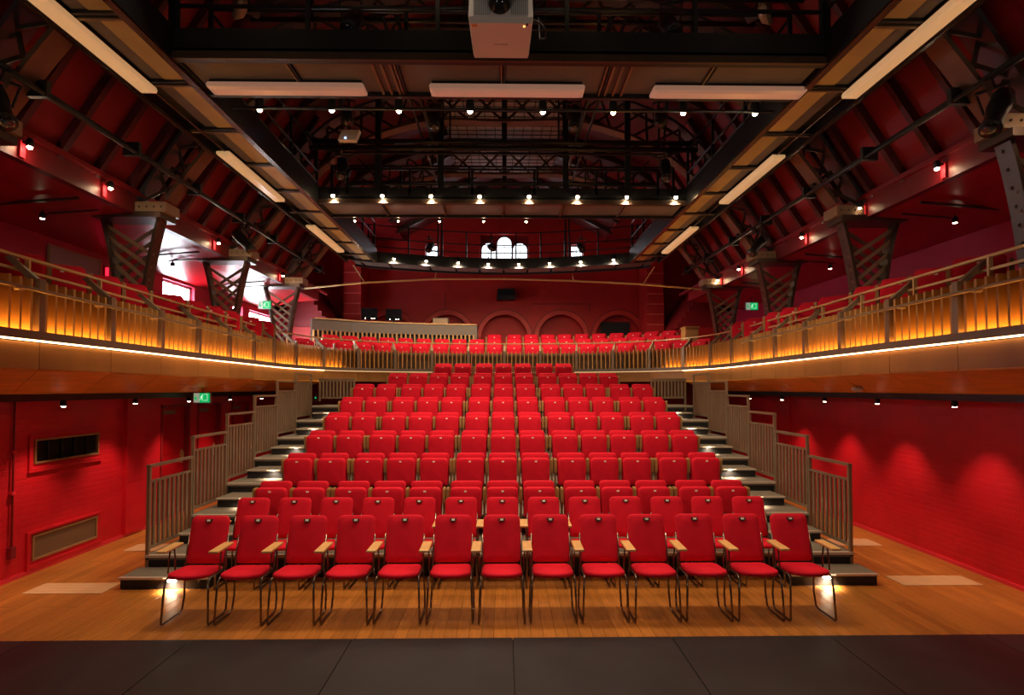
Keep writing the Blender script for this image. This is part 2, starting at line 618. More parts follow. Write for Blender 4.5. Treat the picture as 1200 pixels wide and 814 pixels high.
# doors
for k, (a, b) in enumerate(DOORS):
    d = MB().box(-HALF - .12, -HALF - .08, a + .04, b - .04, 0.005, 2.01).build('door_%d' % (k + 1), 'red_paint')
    struct(d, ['red door nearest the seats in the left wall', 'middle red door in the left wall', 'farthest red door in the left wall'][k], 'door')
    f = MB()
    f.box(-HALF - .14, -HALF + .015, a, a + .04, 0, 2.05).box(-HALF - .14, -HALF + .015, b - .04, b, 0, 2.05).box(-HALF - .14, -HALF + .015, a, b, 2.01, 2.05)
    f.build('door_frame', 'red_matt', d)
    MB().box(-HALF - .08, -HALF - .03, a + .12, a + .45, 1.88, 1.94).build('door_closer', 'grey_metal', d)
    MB().box(-HALF - .08, -HALF - .06, b - .16, b - .10, 0.95, 1.2).build('push_plate', 'rail_gold', d)
    MB().tube([(-HALF - .08, b - .13, 1.0), (-HALF - .03, b - .13, 1.0), (-HALF - .03, b - .13, 1.15), (-HALF - .08, b - .13, 1.15)], .009, 6).build('door_handle', 'rail_gold', d, True)
    for e in (0.2, 1.15):
        mb = MB()
        mb.box(-HALF - .08, -HALF - .07, a + .14, b - .14, e, e + .75)
        mb.build('door_panel', 'red_paint', d)

# lower end wall and stage end
o = MB().box(-HALF, HALF, 14.62, 14.8, 0, LZ + .2).build('wall_rear_lower', 'red_matt')
struct(o, 'dark red wall under the rear balcony behind the seating', 'wall')
o = MB().box(-UPW, UPW, -4.3, -4.05, 0, 10).build('wall_stage', 'fascia_black')
struct(o, 'black wall behind the stage', 'wall')

# ------------------------------------------------------------------ balcony curve
CP = [(0, 14.45), (1.5, 14.36), (2.7, 14.08), (3.65, 13.55), (4.3, 12.85), (4.63, 11.9), (4.70, 10.8), (4.62, 9.4), (4.54, 7.8), (4.45, 6.7), (4.38, 5.7),
      (4.30, 4.4), (4.16, 2.6), (4.05, 1.2)]


def catmull(P, m=14):
    out = []
    for i in range(len(P) - 1):
        p0 = P[i - 1] if i else (-P[1][0], P[1][1])
        p1, p2 = P[i], P[i + 1]
        p3 = P[i + 2] if i + 2 < len(P) else (2 * p2[0] - p1[0], 2 * p2[1] - p1[1])
        for k in range(m):
            t = k / m
            out.append(tuple(0.5 * ((2 * p1[a]) + (-p0[a] + p2[a]) * t + (2 * p0[a] - 5 * p1[a] + 4 * p2[a] - p3[a]) * t * t +
                                    (-p0[a] + 3 * p1[a] - 3 * p2[a] + p3[a]) * t ** 3) for a in (0, 1)))
    out.append(P[-1])
    return out


HC = catmull(CP)
CUM = [0]
for a, b in zip(HC, HC[1:]):
    CUM.append(CUM[-1] + math.dist(a, b))
CLEN = CUM[-1]


def cpt(s):
    """point and inward normal of the balcony front at arc length s from the centre (right positive)"""
    q = min(abs(s), CLEN - 1e-4)
    i = 0
    while CUM[i + 1] < q:
        i += 1
    t = (q - CUM[i]) / (CUM[i + 1] - CUM[i])
    a, b = HC[i], HC[i + 1]
    p = (a[0] + (b[0] - a[0]) * t, a[1] + (b[1] - a[1]) * t)

    def tg(j):
        j0, j1 = max(j - 1, 0), min(j + 1, len(HC) - 1)
        d = (HC[j1][0] - HC[j0][0], HC[j1][1] - HC[j0][1])
        if j == 0:
            d = (1, 0)
        l = math.hypot(*d)
        return (d[0] / l, d[1] / l)
    t0, t1 = tg(i), tg(i + 1)
    d = (t0[0] + (t1[0] - t0[0]) * t, t0[1] + (t1[1] - t0[1]) * t)
    l = math.hypot(*d)
    d = (d[0] / l, d[1] / l)
    n = (d[1], -d[0])
    if s < 0:
        return (-p[0], p[1]), (-n[0], n[1])
    return p, n


def off(s, o):
    p, n = cpt(s)
    return (p[0] + n[0] * o, p[1] + n[1] * o)


BAY = 0.98
NB = 16
SMAX = BAY * NB
if SMAX > CLEN:
    NB = int(CLEN / BAY)
    SMAX = BAY * NB


def span(s0, s1, step=0.16):
    n = max(2, int(abs(s1 - s0) / step) + 1)
    return [cpt(s0 + (s1 - s0) * k / n) for k in range(n + 1)]


Z_FLOOR = 2.86
bal = thing('balcony', 'curved horseshoe balcony with glowing oak slats and ply fascia', 'balcony', (0, 0, 0))

# slab (floor of the balcony)
def outer_pt(p, n):
    # from p outwards (-n) to the shell x=+-UPW or y=ENDY
    ts = []
    if abs(n[0]) > 1e-6:
        t = (math.copysign(UPW, -n[0]) - p[0]) / (-n[0])
        if t > 0:
            ts.append(t)
    if -n[1] > 1e-6:
        ts.append((ENDY - p[1]) / (-n[1]))
    t = min(ts)
    return (p[0] - n[0] * t, p[1] - n[1] * t)


sl = MB()
lps = []
for p, n in span(-SMAX, SMAX, 0.25):
    q = outer_pt(p, n)
    a = (p[0] - n[0] * .16, p[1] - n[1] * .16)
    lps.append([(a[0], a[1], 2.66), (q[0], q[1], 2.66), (q[0], q[1], Z_FLOOR - .02), (a[0], a[1], Z_FLOOR - .02)])
sl.loops(lps).build('balcony_floor', 'concrete', bal)

# grey band, LED, trough
MB().ribbon(span(-SMAX, SMAX), [(.02, 2.785), (.055, 2.785), (.055, 2.865), (.02, 2.865)]).build('fascia_band', 'band_metal', bal)
MB().ribbon(span(-SMAX, SMAX), [(-.16, 2.78), (.02, 2.78), (.02, 2.80), (-.16, 2.80)]).build('trough_base', 'band_metal', bal)
LEDP = [(.030, 2.770), (.046, 2.770), (.046, 2.784), (.030, 2.784)]
MB().ribbon(span(-4.88, 4.88), LEDP).build('led_strip', 'led_dim', bal)
for sg in (-1, 1):
    MB().ribbon(span(sg * 4.4, sg * SMAX), [(-.10, 2.815), (.012, 2.815), (.012, 2.825), (-.10, 2.825)]).build('glow_trough', 'trough', bal)
    MB().ribbon(span(sg * 4.9, sg * SMAX), LEDP).build('led_strip', 'led', bal)
# ply fascia panels, soffit panels
for k in range(-NB, NB):
    s0, s1 = k * BAY + .004, (k + 1) * BAY - .004
    MB().ribbon(span(s0, s1), [(-.02, 2.52), (.012, 2.52), (.012, 2.762), (-.02, 2.762)]).build('fascia_panel', 'ply', bal)
    p0, p1 = cpt(s0)[0], cpt(s1)[0]
    if max(p0[1], p1[1]) < 13.3:
        sg = 1 if p0[0] > 0 else -1
        mb = MB()
        a0, a1 = (p0[0], p0[1]), (p1[0], p1[1])
        b0, b1 = (sg * 5.5, p0[1] + 1.0), (sg * 5.5, p1[1] + 1.0)
        b0 = (b0[0], min(b0[1], 14.5))
        b1 = (b1[0], min(b1[1], 14.5))
        mb.quadbox([(*a0, 2.505), (*a1, 2.505), (*b1, 2.27), (*b0, 2.27), (*a0, 2.525), (*a1, 2.525), (*b1, 2.29), (*b0, 2.29)])
        mb.build('soffit_panel', 'soffit', bal)
# slats: 8 per bay
slat_me = MB().box(-.012, .012, -.105, 0.0, 2.868, 3.345).mesh('slat', 'slat')
for k in range(-NB, NB):
    for j in range(8):
        s = k * BAY + (j + 0.75) * BAY / 8.5
        p, n = cpt(s)
        a = math.atan2(n[1], n[0]) - math.pi / 2   # local +Y -> inward normal
        place('slat', slat_me, bal, (p[0], p[1], 0), (0, 0, a))
# timber capping/back rail of slats
MB().ribbon(span(-SMAX, SMAX), [(-.125, 3.25), (-.108, 3.25), (-.108, 3.30), (-.125, 3.30)]).build('slat_rail', 'grey_metal', bal)
MB().ribbon(span(-SMAX, SMAX), [(-.165, 2.84), (-.15, 2.84), (-.15, 3.25), (-.145, 3.25)]).build('shade_panel', 'iron_brown', bal)  # dark sheet added so the gaps between slats read as shade
# posts with leaning wedge
post_me = MB().box(-.035, .035, -.02, .03, 2.785, 3.36).mesh('post', 'grey_metal')
wedge_mb = MB()
wedge_mb.quadbox([(-.03, -.06, 3.33), (.03, -.06, 3.33), (.03, .03, 3.33), (-.03, .03, 3.33),
                  (-.02, -.30, 3.56), (.02, -.30, 3.56), (.02, -.25, 3.575), (-.02, -.25, 3.575)])
wedge_me = wedge_mb.mesh('post_wedge', 'grey_metal')
stud_me = MB().box(-.012, .012, -.225, -.185, 3.0, 3.57).mesh('rail_post', 'rail_gold')
for k in range(-NB, NB + 1):
    p, n = cpt(k * BAY)
    a = math.atan2(n[1], n[0]) - math.pi / 2
    q = place('post', post_me, bal, (p[0], p[1], 0), (0, 0, a))
    place('post_wedge', wedge_me, q)
    p, n = cpt(max(-SMAX, min(SMAX, k * BAY + (0.12 if abs(k) > 6 else 0))))
    place('rail_post', stud_me, bal, (p[0], p[1], 0), (0, 0, math.atan2(n[1], n[0]) - math.pi / 2))
MB().ribbon(span(-SMAX, SMAX), [(-.225, 3.565), (-.185, 3.565), (-.185, 3.59), (-.225, 3.59)]).build('top_rail', 'rail_gold', bal)
for sg in (-1, 1):
    sp_ = [(p, n) for p, n in span(sg * 6.6, sg * SMAX)]
    MB().ribbon(sp_, [(-.215, 3.44), (-.195, 3.44), (-.195, 3.465), (-.215, 3.465)]).build('mid_rail', 'rail_gold', bal)
    tb = []
    for p, n in span(sg * 7.6, sg * SMAX, .3):
        tb.append((p[0] + n[0] * .10, p[1] + n[1] * .10, 3.23))
    bar = MB().tube(tb, .017, 8).build('front_tube', 'grey_metal', bal, True)
    for k in range(8, NB):
        s = sg * (k * BAY + .35)
        q = off(s, .10)
        MB().lathe([(.02, 3.19), (.04, 3.2), (.04, 3.212), (.015, 3.215)], 'z', 10, (q[0], q[1], 0)).build('tube_lamp', 'rail_gold', bar, True)
        c = cpt(sg * k * BAY)
        MB().bar((c[0][0] + c[1][0] * .03, c[0][1] + c[1][1] * .03, 3.23), (c[0][0] + c[1][0] * .10, c[0][1] + c[1][1] * .10, 3.23), .03, .03).build('tube_bracket', 'grey_metal', bar)

# seating tiers at the rear of the balcony
for (o0, o1, z0, z1) in ((1.28, 2.08, Z_FLOOR - .02, 3.08), (2.08, 3.6, Z_FLOOR - .02, 3.31)):
    lps = []
    for p, n in span(-4.5, 4.5, .3):
        a = (p[0] - n[0] * o0, p[1] - n[1] * o0)
        b = (p[0] - n[0] * o1, p[1] - n[1] * o1)
        lps.append([(*a, z0), (*b, z0), (*b, z1), (*a, z1)])
    MB().loops(lps).build('seating_tier', 'concrete', bal)

# dark beam and ceiling under the sides of the balcony
for sg in (-1, 1):
    x0, x1 = sorted((sg * 5.48, sg * 5.62))
    o = MB().box(x0, x1, 1.5, 14.6, 2.19, 2.285).build('trim_%d' % (1 if sg < 0 else 2), 'black')
    struct(o, 'dark services beam under the %s side of the balcony' % ('left' if sg < 0 else 'right'), 'beam')
    x0, x1 = sorted((sg * 5.45, sg * (HALF + .1)))
    o = MB().box(x0, x1, -4, 14.6, 2.30, 2.34).build('ceiling', 'concrete')
    struct(o, 'dark flat ceiling under the %s balcony' % ('left' if sg < 0 else 'right'), 'ceiling')

# small wall-washing spots under the balcony, seen as tiny lamps
sp_proto = None


def small_spot(x, y, z, label, group):
    r_ = thing('small_spotlight', label, 'spotlight', (x, y, z), 0, group)
    MB().lathe([(.02, .0), (.035, -.01), (.035, -.07), (.028, -.075)], 'z', 10).build('housing', 'black', r_, True)
    MB().lathe([(.005, -.074), (.026, -.076), (.022, -.082), (.004, -.084)], 'z', 10).build('bulb', 'bulb_s', r_, True)
    MB().box(-.008, .008, -.008, .008, -.005, .03).build('stem', 'black', r_)
    return r_


WY = {-1: [5.45, 6.75, 8.05, 9.4, 10.8, 12.2], 1: [5.25, 6.45, 7.8, 9.1, 10.5, 11.9]}
for sg in (-1, 1):
    ys = WY[sg]
    for k, yy in enumerate(ys):
        sd = 'left' if sg < 0 else 'right'
        r_ = small_spot(sg * 5.55, yy, 2.19, 'small black spotlight under the %s balcony edge, %s' % (sd, ['added nearest the stage', 'second from the stage', 'third from the stage', 'third from the far end', 'second from the far end', 'at the far end'][k]), 'wall spotlights under the balcony')
        lamp('wash_light', 'SPOT', (sg * .0, 0, -.09), P_WASH * (0.5 if k == 5 else 1), (1, .60, .42), r_, (0, R(-sg * 4), 0), 76, 0.75, .04)

# smoke detectors / ceiling plates
for (x, y, lab) in ((-5.0, 8.6, 'white round detector under the left balcony soffit'), (5.05, 7.5, 'white round detector under the right balcony soffit')):
    r_ = thing('smoke_detector', lab, 'detector', (x, y, 2.33))
    MB().lathe([(.06, .03), (.075, .01), (.07, -.02), (.03, -.035)], 'z', 14).build('housing', 'white_case', r_, True)
    MB().lathe([(.02, -.034), (.02, -.045), (.01, -.047)], 'z', 10).build('sensor', 'grey_case', r_, True)


def exit_sign(x, y, z, label, wdt=.29, hgt=.18, rot=0):
    r_ = thing('exit_sign', label, 'sign', (x, y, z), rot, None)
    MB().box(-wdt / 2, wdt / 2, -.02, .02, 0, hgt).build('sign_box', 'grey_case', r_)
    MB().box(-wdt / 2 + .01, -wdt / 2 + wdt * .36, -.026, -.02, .01, hgt - .01).build('white_face', 'sign_pale', r_)
    MB().box(-wdt / 2 + wdt * .38, wdt / 2 - .01, -.026, -.02, .01, hgt - .01).build('sign_face', 'green', r_)
    g = MB()
    # arrow at left, door and running figure at right
    a = hgt
    ar = MB()
    ar.box(-.11, -.095, -.03, -.026, .06, .14)
    ar.prism([(-.135, .095), (-.1025, .045), (-.07, .095), (-.09, .095), (-.1025, .075), (-.115, .095)], -.03, -.026)
    ar.build('arrow', 'green', r_)
    g.prism([(.03, .04), (.10, .04), (.10, .155), (.03, .155), (.03, .147), (.092, .147), (.092, .048), (.03, .048)], -.03, -.026)
    g.lathe([(.011, -.03), (.011, -.026)], 'y', 10, (.01, 0, .135))
    g.bar((.005, -.028, .12), (-.005, -.028, .085), .004, .018, (1, 0, 0))
    g.bar((-.005, -.028, .088), (.018, -.028, .07), .004, .01, (1, 0, 0)).bar((.018, -.028, .07), (.014, -.028, .045), .004, .009, (1, 0, 0))
    g.bar((-.005, -.028, .088), (-.022, -.028, .062), .004, .01, (1, 0, 0)).bar((-.022, -.028, .062), (-.04, -.028, .06), .004, .009, (1, 0, 0))
    g.bar((.004, -.028, .118), (.03, -.028, .1), .004, .008, (1, 0, 0)).bar((.004, -.028, .118), (-.022, -.028, .105), .004, .008, (1, 0, 0))
    g.build('pictogram', 'sign_white', r_)
    MB().box(-.004, .004, -.004, .004, hgt, hgt + .12).build('hanger', 'black', r_)
    return r_


exit_sign(-5.2, 9.2, 2.09, 'green exit sign hanging under the left balcony by the doors')
exit_sign(-5.55, 12.3, 4.18, 'green exit sign on the left balcony in front of bright windows', .30, .19)
exit_sign(5.95, 12.6, 4.22, 'green exit sign above the right end of the balcony', .30, .19)

# ------------------------------------------------------------------ upper side walls with windows on the left
UZ = 4.62
WINS = [(10.35, 11.40, 3.75, 4.50), (13.0, 13.5, 3.30, 4.42), (13.85, 15.35, 3.0, 4.40)]
uw = wall_holes(-UPW, -0.3, -4, ENDY, 2.6, UZ + .3, WINS).build('wall_left_upper', 'brick_up')
struct(uw, 'red wall behind the left balcony with bright windows', 'wall')
for k, (a, b, c, d) in enumerate(WINS):
    o = MB().box(-UPW - .16, -UPW - .14, a, b, c, d).build('window_%d' % (k + 1), 'window')
    struct(o, ['bright square window behind the left balcony', 'narrow bright window at left beyond the square one', 'large bright window at the far left end'][k], 'window')
    f = MB()
    for (ya, yb, za, zb) in ((a, a + .05, c, d), (b - .05, b, c, d), (a, b, c, c + .05), (a, b, d - .05, d)):
        f.box(-UPW - .17, -UPW - .08, ya, yb, za, zb)
    f.build('window_frame', 'white_case', o)
    if b - a > .8:
        MB().box(-UPW - .15, -UPW - .10, (a + b) / 2 - .02, (a + b) / 2 + .02, c, d).build('glazing_bar', 'white_case', o)
    MB().box(-UPW - .15, -UPW - .10, a, b, (c + d) / 2 - .015, (c + d) / 2 + .015).build('glazing_bar', 'white_case', o)
    MB().box(-UPW - .05, -UPW + .05, a - .05, b + .05, c - .05, c).build('window_sill', 'red_paint', o)
uwr = MB().box(UPW, UPW + .3, -4, ENDY, 2.6, UZ + .3).build('wall_right_upper', 'brick_up')
struct(uwr, 'dark red wall behind the right balcony', 'wall')
# mauve board and red tube on the left upper wall
bd = thing('wall_screen', 'mauve cloth screen in a thin frame on the left balcony wall', 'screen', (-UPW + .03, 7.75, 3.6))
MB().box(-.02, .0, 0, .95, 0, .82).build('screen_cloth', 'mauve', bd)
f = MB()
for (ya, yb, za, zb) in ((-.02, 0, -.02, .84), (.95, .97, -.02, .84), (0, .95, .82, .84), (0, .95, -.02, 0)):
    f.box(-.02, .012, ya, yb, za, zb)
f.build('frame', 'iron_tan', bd)
rl = thing('red_wall_light', 'vertical red tube light beside the mauve screen', 'light', (-UPW + .04, 8.85, 3.6))
MB().tube([(0, 0, 0), (0, 0, .75)], .022, 8).build('tube', 'red_led', rl, True)
MB().box(-.035, -.02, -.03, .03, -.03, .78).build('backing', 'red_matt', rl)
# wall ducts / thin pipes across the balcony ceiling handled with the ceiling

# ------------------------------------------------------------------ roof
EAVE_X, EAVE_Z = 5.22, 5.02
KNEE = (3.6, 7.55)
RIDGE = (0, 9.4)
roof = thing('ceiling', None, None)
roof.name = 'ceiling_roof'
tag(roof, 'dark red boarded roof slopes with rafters', 'roof', kind='structure')
YR0, YR1 = 0.5, ENDY
pitch = 0.56
cache = {}
nrow = int((YR1 - YR0) / pitch)
for sg in (-1, 1):
    # steep slope
    a0, a1 = Vector((sg * EAVE_X, 0, EAVE_Z)), Vector((sg * KNEE[0], 0, KNEE[1]))
    nrm = Vector((sg * (a1.z - a0.z), 0, abs(a1.x - a0.x))).normalized()
    pm = MB().quadbox([a0 + Vector((0, .035, 0)), a1 + Vector((0, .035, 0)), a1 + Vector((0, pitch - .035, 0)), a0 + Vector((0, pitch - .035, 0)),
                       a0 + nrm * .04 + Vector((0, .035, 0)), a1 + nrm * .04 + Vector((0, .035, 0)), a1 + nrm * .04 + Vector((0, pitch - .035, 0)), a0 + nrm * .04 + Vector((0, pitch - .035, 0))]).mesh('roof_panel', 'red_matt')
    b0, b1 = a0 - nrm * .10, a1 - nrm * .10
    c0, c1 = a0 + nrm * .04, a1 + nrm * .04
    rm = MB().quadbox([b0 + Vector((0, -.036, 0)), b1 + Vector((0, -.036, 0)), b1 + Vector((0, .036, 0)), b0 + Vector((0, .036, 0)),
                       c0 + Vector((0, -.036, 0)), c1 + Vector((0, -.036, 0)), c1 + Vector((0, .036, 0)), c0 + Vector((0, .036, 0))]).mesh('rafter', 'rafter_red')
    # shallow slope
    e0, e1 = a1, Vector((0, 0, RIDGE[1]))
    n2 = Vector((sg * (e1.z - e0.z), 0, abs(e1.x - e0.x))).normalized()
    P2 = pitch * 2
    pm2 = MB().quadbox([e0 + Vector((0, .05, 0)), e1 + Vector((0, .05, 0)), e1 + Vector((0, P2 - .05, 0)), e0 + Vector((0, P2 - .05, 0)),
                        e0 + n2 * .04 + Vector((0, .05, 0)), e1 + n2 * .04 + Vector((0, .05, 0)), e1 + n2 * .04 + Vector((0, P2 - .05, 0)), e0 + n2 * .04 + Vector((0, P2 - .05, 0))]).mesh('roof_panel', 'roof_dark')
    f0, f1 = e0 - n2 * .14, e1 - n2 * .14
    g0, g1 = e0 + n2 * .04, e1 + n2 * .04
    rm2 = MB().quadbox([f0 + Vector((0, -.05, 0)), f1 + Vector((0, -.05, 0)), f1 + Vector((0, .05, 0)), f0 + Vector((0, .05, 0)),
                        g0 + Vector((0, -.05, 0)), g1 + Vector((0, -.05, 0)), g1 + Vector((0, .05, 0)), g0 + Vector((0, .05, 0))]).mesh('rafter', 'iron')
    for k in range(nrow + 1):
        yy = YR0 + k * pitch
        if yy < 13.2:
            place('roof_panel', pm, roof, (0, yy, 0))
            place('rafter', rm, roof, (0, yy, 0))
        if k % 2 == 0 and k < nrow:
            place('roof_panel', pm2, roof, (0, yy, 0))
            place('rafter', rm2, roof, (0, yy, 0))
    # mid purlin on the steep slope and a moulding at the eave
    mid = a0 + (a1 - a0) * .42 - nrm * .06
    MB().bar((mid.x, YR0, mid.z), (mid.x, 13.4, mid.z), .10, .14).build('purlin', 'rafter_red', roof)
    # eave fascia and side ceiling
    x0, x1 = sorted((sg * (EAVE_X - .10), sg * (EAVE_X + .02)))
    MB().box(x0, x1, YR0, 14.6, EAVE_Z - .26, EAVE_Z + .04).build('eave_fascia', 'eave_red', roof)
    MB().bar((sg * (EAVE_X - .12), YR0, EAVE_Z + .03), (sg * (EAVE_X - .12), 15.2, EAVE_Z + .03), .07, .06).build('eave_mould', 'red_matt', roof)
    cm = MB()
    xa, xb, xc = sg * (EAVE_X), sg * 5.75, sg * (UPW + .05)
    cm.quadbox([(xa, YR0, EAVE_Z - .26), (xb, YR0, EAVE_Z - .30), (xb, 14.6, EAVE_Z - .30), (xa, 14.6, EAVE_Z - .26),
                (xa, YR0, EAVE_Z - .20), (xb, YR0, EAVE_Z - .24), (xb, 14.6, EAVE_Z - .24), (xa, 14.6, EAVE_Z - .20)])
    cm.quadbox([(xb, YR0, EAVE_Z - .30), (xc, YR0, UZ - .08), (xc, 14.6, UZ - .08), (xb, 14.6, EAVE_Z - .30),
                (xb, YR0, EAVE_Z - .24), (xc, YR0, UZ - .02), (xc, 14.6, UZ - .02), (xb, 14.6, EAVE_Z - .24)])
    o = cm.build('ceiling_left' if sg < 0 else 'ceiling_right', 'red_paint')
    struct(o, 'glossy red side ceiling over the %s balcony' % ('left' if sg < 0 else 'right'), 'ceiling')
    for yy in (6.6, 9.2, 11.7):
        MB().bar((sg * 5.3, yy, EAVE_Z - .31), (sg * 6.4, yy, UZ + .0), .03, .03).build('conduit', 'iron', o)
        MB().bar((sg * 5.4, yy + .45, EAVE_Z - .31), (sg * 6.2, yy + .45, UZ + .03), .02, .02).build('conduit', 'iron', o)
# outer roof shell (keeps the outside dark)
sh = MB()
sh.box(-UPW - .3, UPW + .3, -4.3, ENDY + .3, 9.9, 10.0)
for sg in (-1, 1):
    x0, x1 = sorted((sg * (UPW + .3), sg * (UPW + .35)))
    sh.box(x0, x1, -4.3, ENDY + .3, 2.4, 10)
    sh.quad((sg * UPW, -4.3, 4.9), (sg * 3.6, -4.3, 7.7), (sg * 3.6, YR0, 7.7), (sg * UPW, YR0, 4.9))
for sg in (-1, 1):
    x0, x1 = sorted((sg * 3.5, sg * (UPW + .3)))
    MB().box(x0, x1, 13.3, ENDY + .2, 7.5, 7.6).build('end_bay_ceiling', 'red_matt', roof)
    x0, x1 = sorted((sg * UPW, sg * (UPW + .25)))
    MB().box(x0, x1, 13.3, ENDY + .2, UZ, 7.5).build('end_bay_wall', 'brick_up', roof)
    MB().prism([(sg * 5.3, 5.0), (sg * 3.7, 7.5), (sg * 6.7, 7.5), (sg * 6.7, 5.0)], 13.36, 13.46).build('end_bay_return', 'red_matt', roof)
sh.build('outer_shell', 'concrete', roof)

# pale lantern boarding along the ridge with a grid of bars
ln = MB()
for yy in (8.9, 11.0, 13.2):
    pl = MB().box(-1.35, 1.35, yy, yy + 1.7, 8.42, 8.46).build('lantern_panel', 'pale_roof', roof)
    gb = MB()
    for k in range(13):
        xx = -1.32 + k * .22
        gb.box(xx - .008, xx + .008, yy, yy + 1.7, 8.40, 8.42)
    for k in range(9):
        gb.box(-1.35, 1.35, yy + k * .21, yy + k * .21 + .014, 8.385, 8.40)
    tag(gb.build('wire_grid', 'black', pl), kind='stuff')

# ------------------------------------------------------------------ gable wall with arches and windows
gw = MB()
zt = 5.75
bay_c = [-4.0, -2.0, 0.0, 2.0, 4.0]
RI = 0.81
ZS = 4.12
ARC = 16
zb = 2.7
for c in bay_c:
    x0, x1 = c - 1.0, c + 1.0
    gw.quad((x0, ENDY, zb), (c - RI, ENDY, zb), (c - RI, ENDY, ZS), (x0, ENDY, ZS))
    gw.quad((c + RI, ENDY, zb), (x1, ENDY, zb), (x1, ENDY, ZS), (c + RI, ENDY, ZS))
    gw.quad((x0, ENDY, ZS), (c - RI, ENDY, ZS), (c - RI, ENDY, zt), (x0, ENDY, zt))
    gw.quad((c + RI, ENDY, ZS), (x1, ENDY, ZS), (x1, ENDY, zt), (c + RI, ENDY, zt))
    for k in range(ARC):
        a, b = math.pi - math.pi * k / ARC, math.pi - math.pi * (k + 1) / ARC
        p = (c + RI * math.cos(a), ZS + RI * math.sin(a))
        q = (c + RI * math.cos(b), ZS + RI * math.sin(b))
        gw.quad((p[0], ENDY, p[1]), (q[0], ENDY, q[1]), (q[0], ENDY, zt), (p[0], ENDY, zt))
        gw.quad((p[0], ENDY, p[1]), (p[0], ENDY + .35, p[1]), (q[0], ENDY + .35, q[1]), (q[0], ENDY, q[1]))
    for s in (-1, 1):
        gw.quad((c + s * RI, ENDY, zb), (c + s * RI, ENDY + .35, zb), (c + s * RI, ENDY + .35, ZS), (c + s * RI, ENDY, ZS))
for s in (-1, 1):
    gw.quad((s * 5, ENDY, zb), (s * 7, ENDY, zb), (s * 7, ENDY, zt), (s * 5, ENDY, zt))
gw.quad((-7, ENDY + .35, 2.4), (7, ENDY + .35, 2.4), (7, ENDY + .35, zt), (-7, ENDY + .35, zt))
# upper zone with three rectangular openings
hx = [(-2.78, -2.36, 6.78, 7.42), (-0.85, 0.85, 6.62, 7.78), (2.36, 2.78, 6.78, 7.42)]
xx = -7
for (a, b, c, d) in hx:
    gw.quad((xx, ENDY, zt), (a, ENDY, zt), (a, ENDY, 10), (xx, ENDY, 10))
    gw.quad((a, ENDY, zt), (b, ENDY, zt), (b, ENDY, c), (a, ENDY, c))
    gw.quad((a, ENDY, d), (b, ENDY, d), (b, ENDY, 10), (a, ENDY, 10))
    for pa, pb in (((a, c), (b, c)), ((b, c), (b, d)), ((b, d), (a, d)), ((a, d), (a, c))):
        gw.quad((pa[0], ENDY, pa[1]), (pb[0], ENDY, pb[1]), (pb[0], ENDY + .3, pb[1]), (pa[0], ENDY + .3, pa[1]))
    xx = b
gw.quad((xx, ENDY, zt), (7, ENDY, zt), (7, ENDY, 10), (xx, ENDY, 10))
gwo = gw.build('wall_rear', 'brick_y')
struct(gwo, 'tall red brick gable wall with blind arches at the back', 'wall')
# archivolts
for c in bay_c:
    mb = MB()
    lps = []
    for k in range(ARC * 2 + 1):
        a = math.pi - math.pi * k / (ARC * 2)
        ca, sa = math.cos(a), math.sin(a)
        lps.append([(c + r * ca, y, ZS + r * sa) for r, y in ((RI, ENDY - .001), (RI, ENDY - .05), (RI + .15, ENDY - .05), (RI + .15, ENDY - .001))])
    mb.loops(lps)
    mb.build('arch_ring', 'ring_red', gwo)
    lps = []
    for k in range(ARC * 2 + 1):
        a = math.pi - math.pi * k / (ARC * 2)
        ca, sa = math.cos(a), math.sin(a)
        lps.append([(c + r * ca, y, ZS + r * sa) for r, y in ((RI + .15, ENDY - .001), (RI + .15, ENDY - .08), (RI + .185, ENDY - .08), (RI + .185, ENDY - .001))])
    MB().loops(lps).build('hood_mould', 'red_matt', gwo)
for k, (a, b) in enumerate(((-2.3, .0), (.0, 0),)):
    pass
f = MB()
f.box(1.0, 3.0, ENDY - .03, ENDY, 5.28, 5.33).box(2.97, 3.02, ENDY - .03, ENDY, 4.95, 5.33).box(-2.1, -2.05, ENDY - .03, ENDY, 5.0, 5.7)
f.build('string_course', 'red_matt', gwo)
# windows in the gable
def arch_poly(x0, x1, z0, z1, n=8):
    r = (x1 - x0) / 2
    c = (x0 + x1) / 2
    return [(x0, z0), (x1, z0)] + [(c + r * math.cos(math.pi * k / n), z1 - r + r * math.sin(math.pi * k / n)) for k in range(n + 1)]


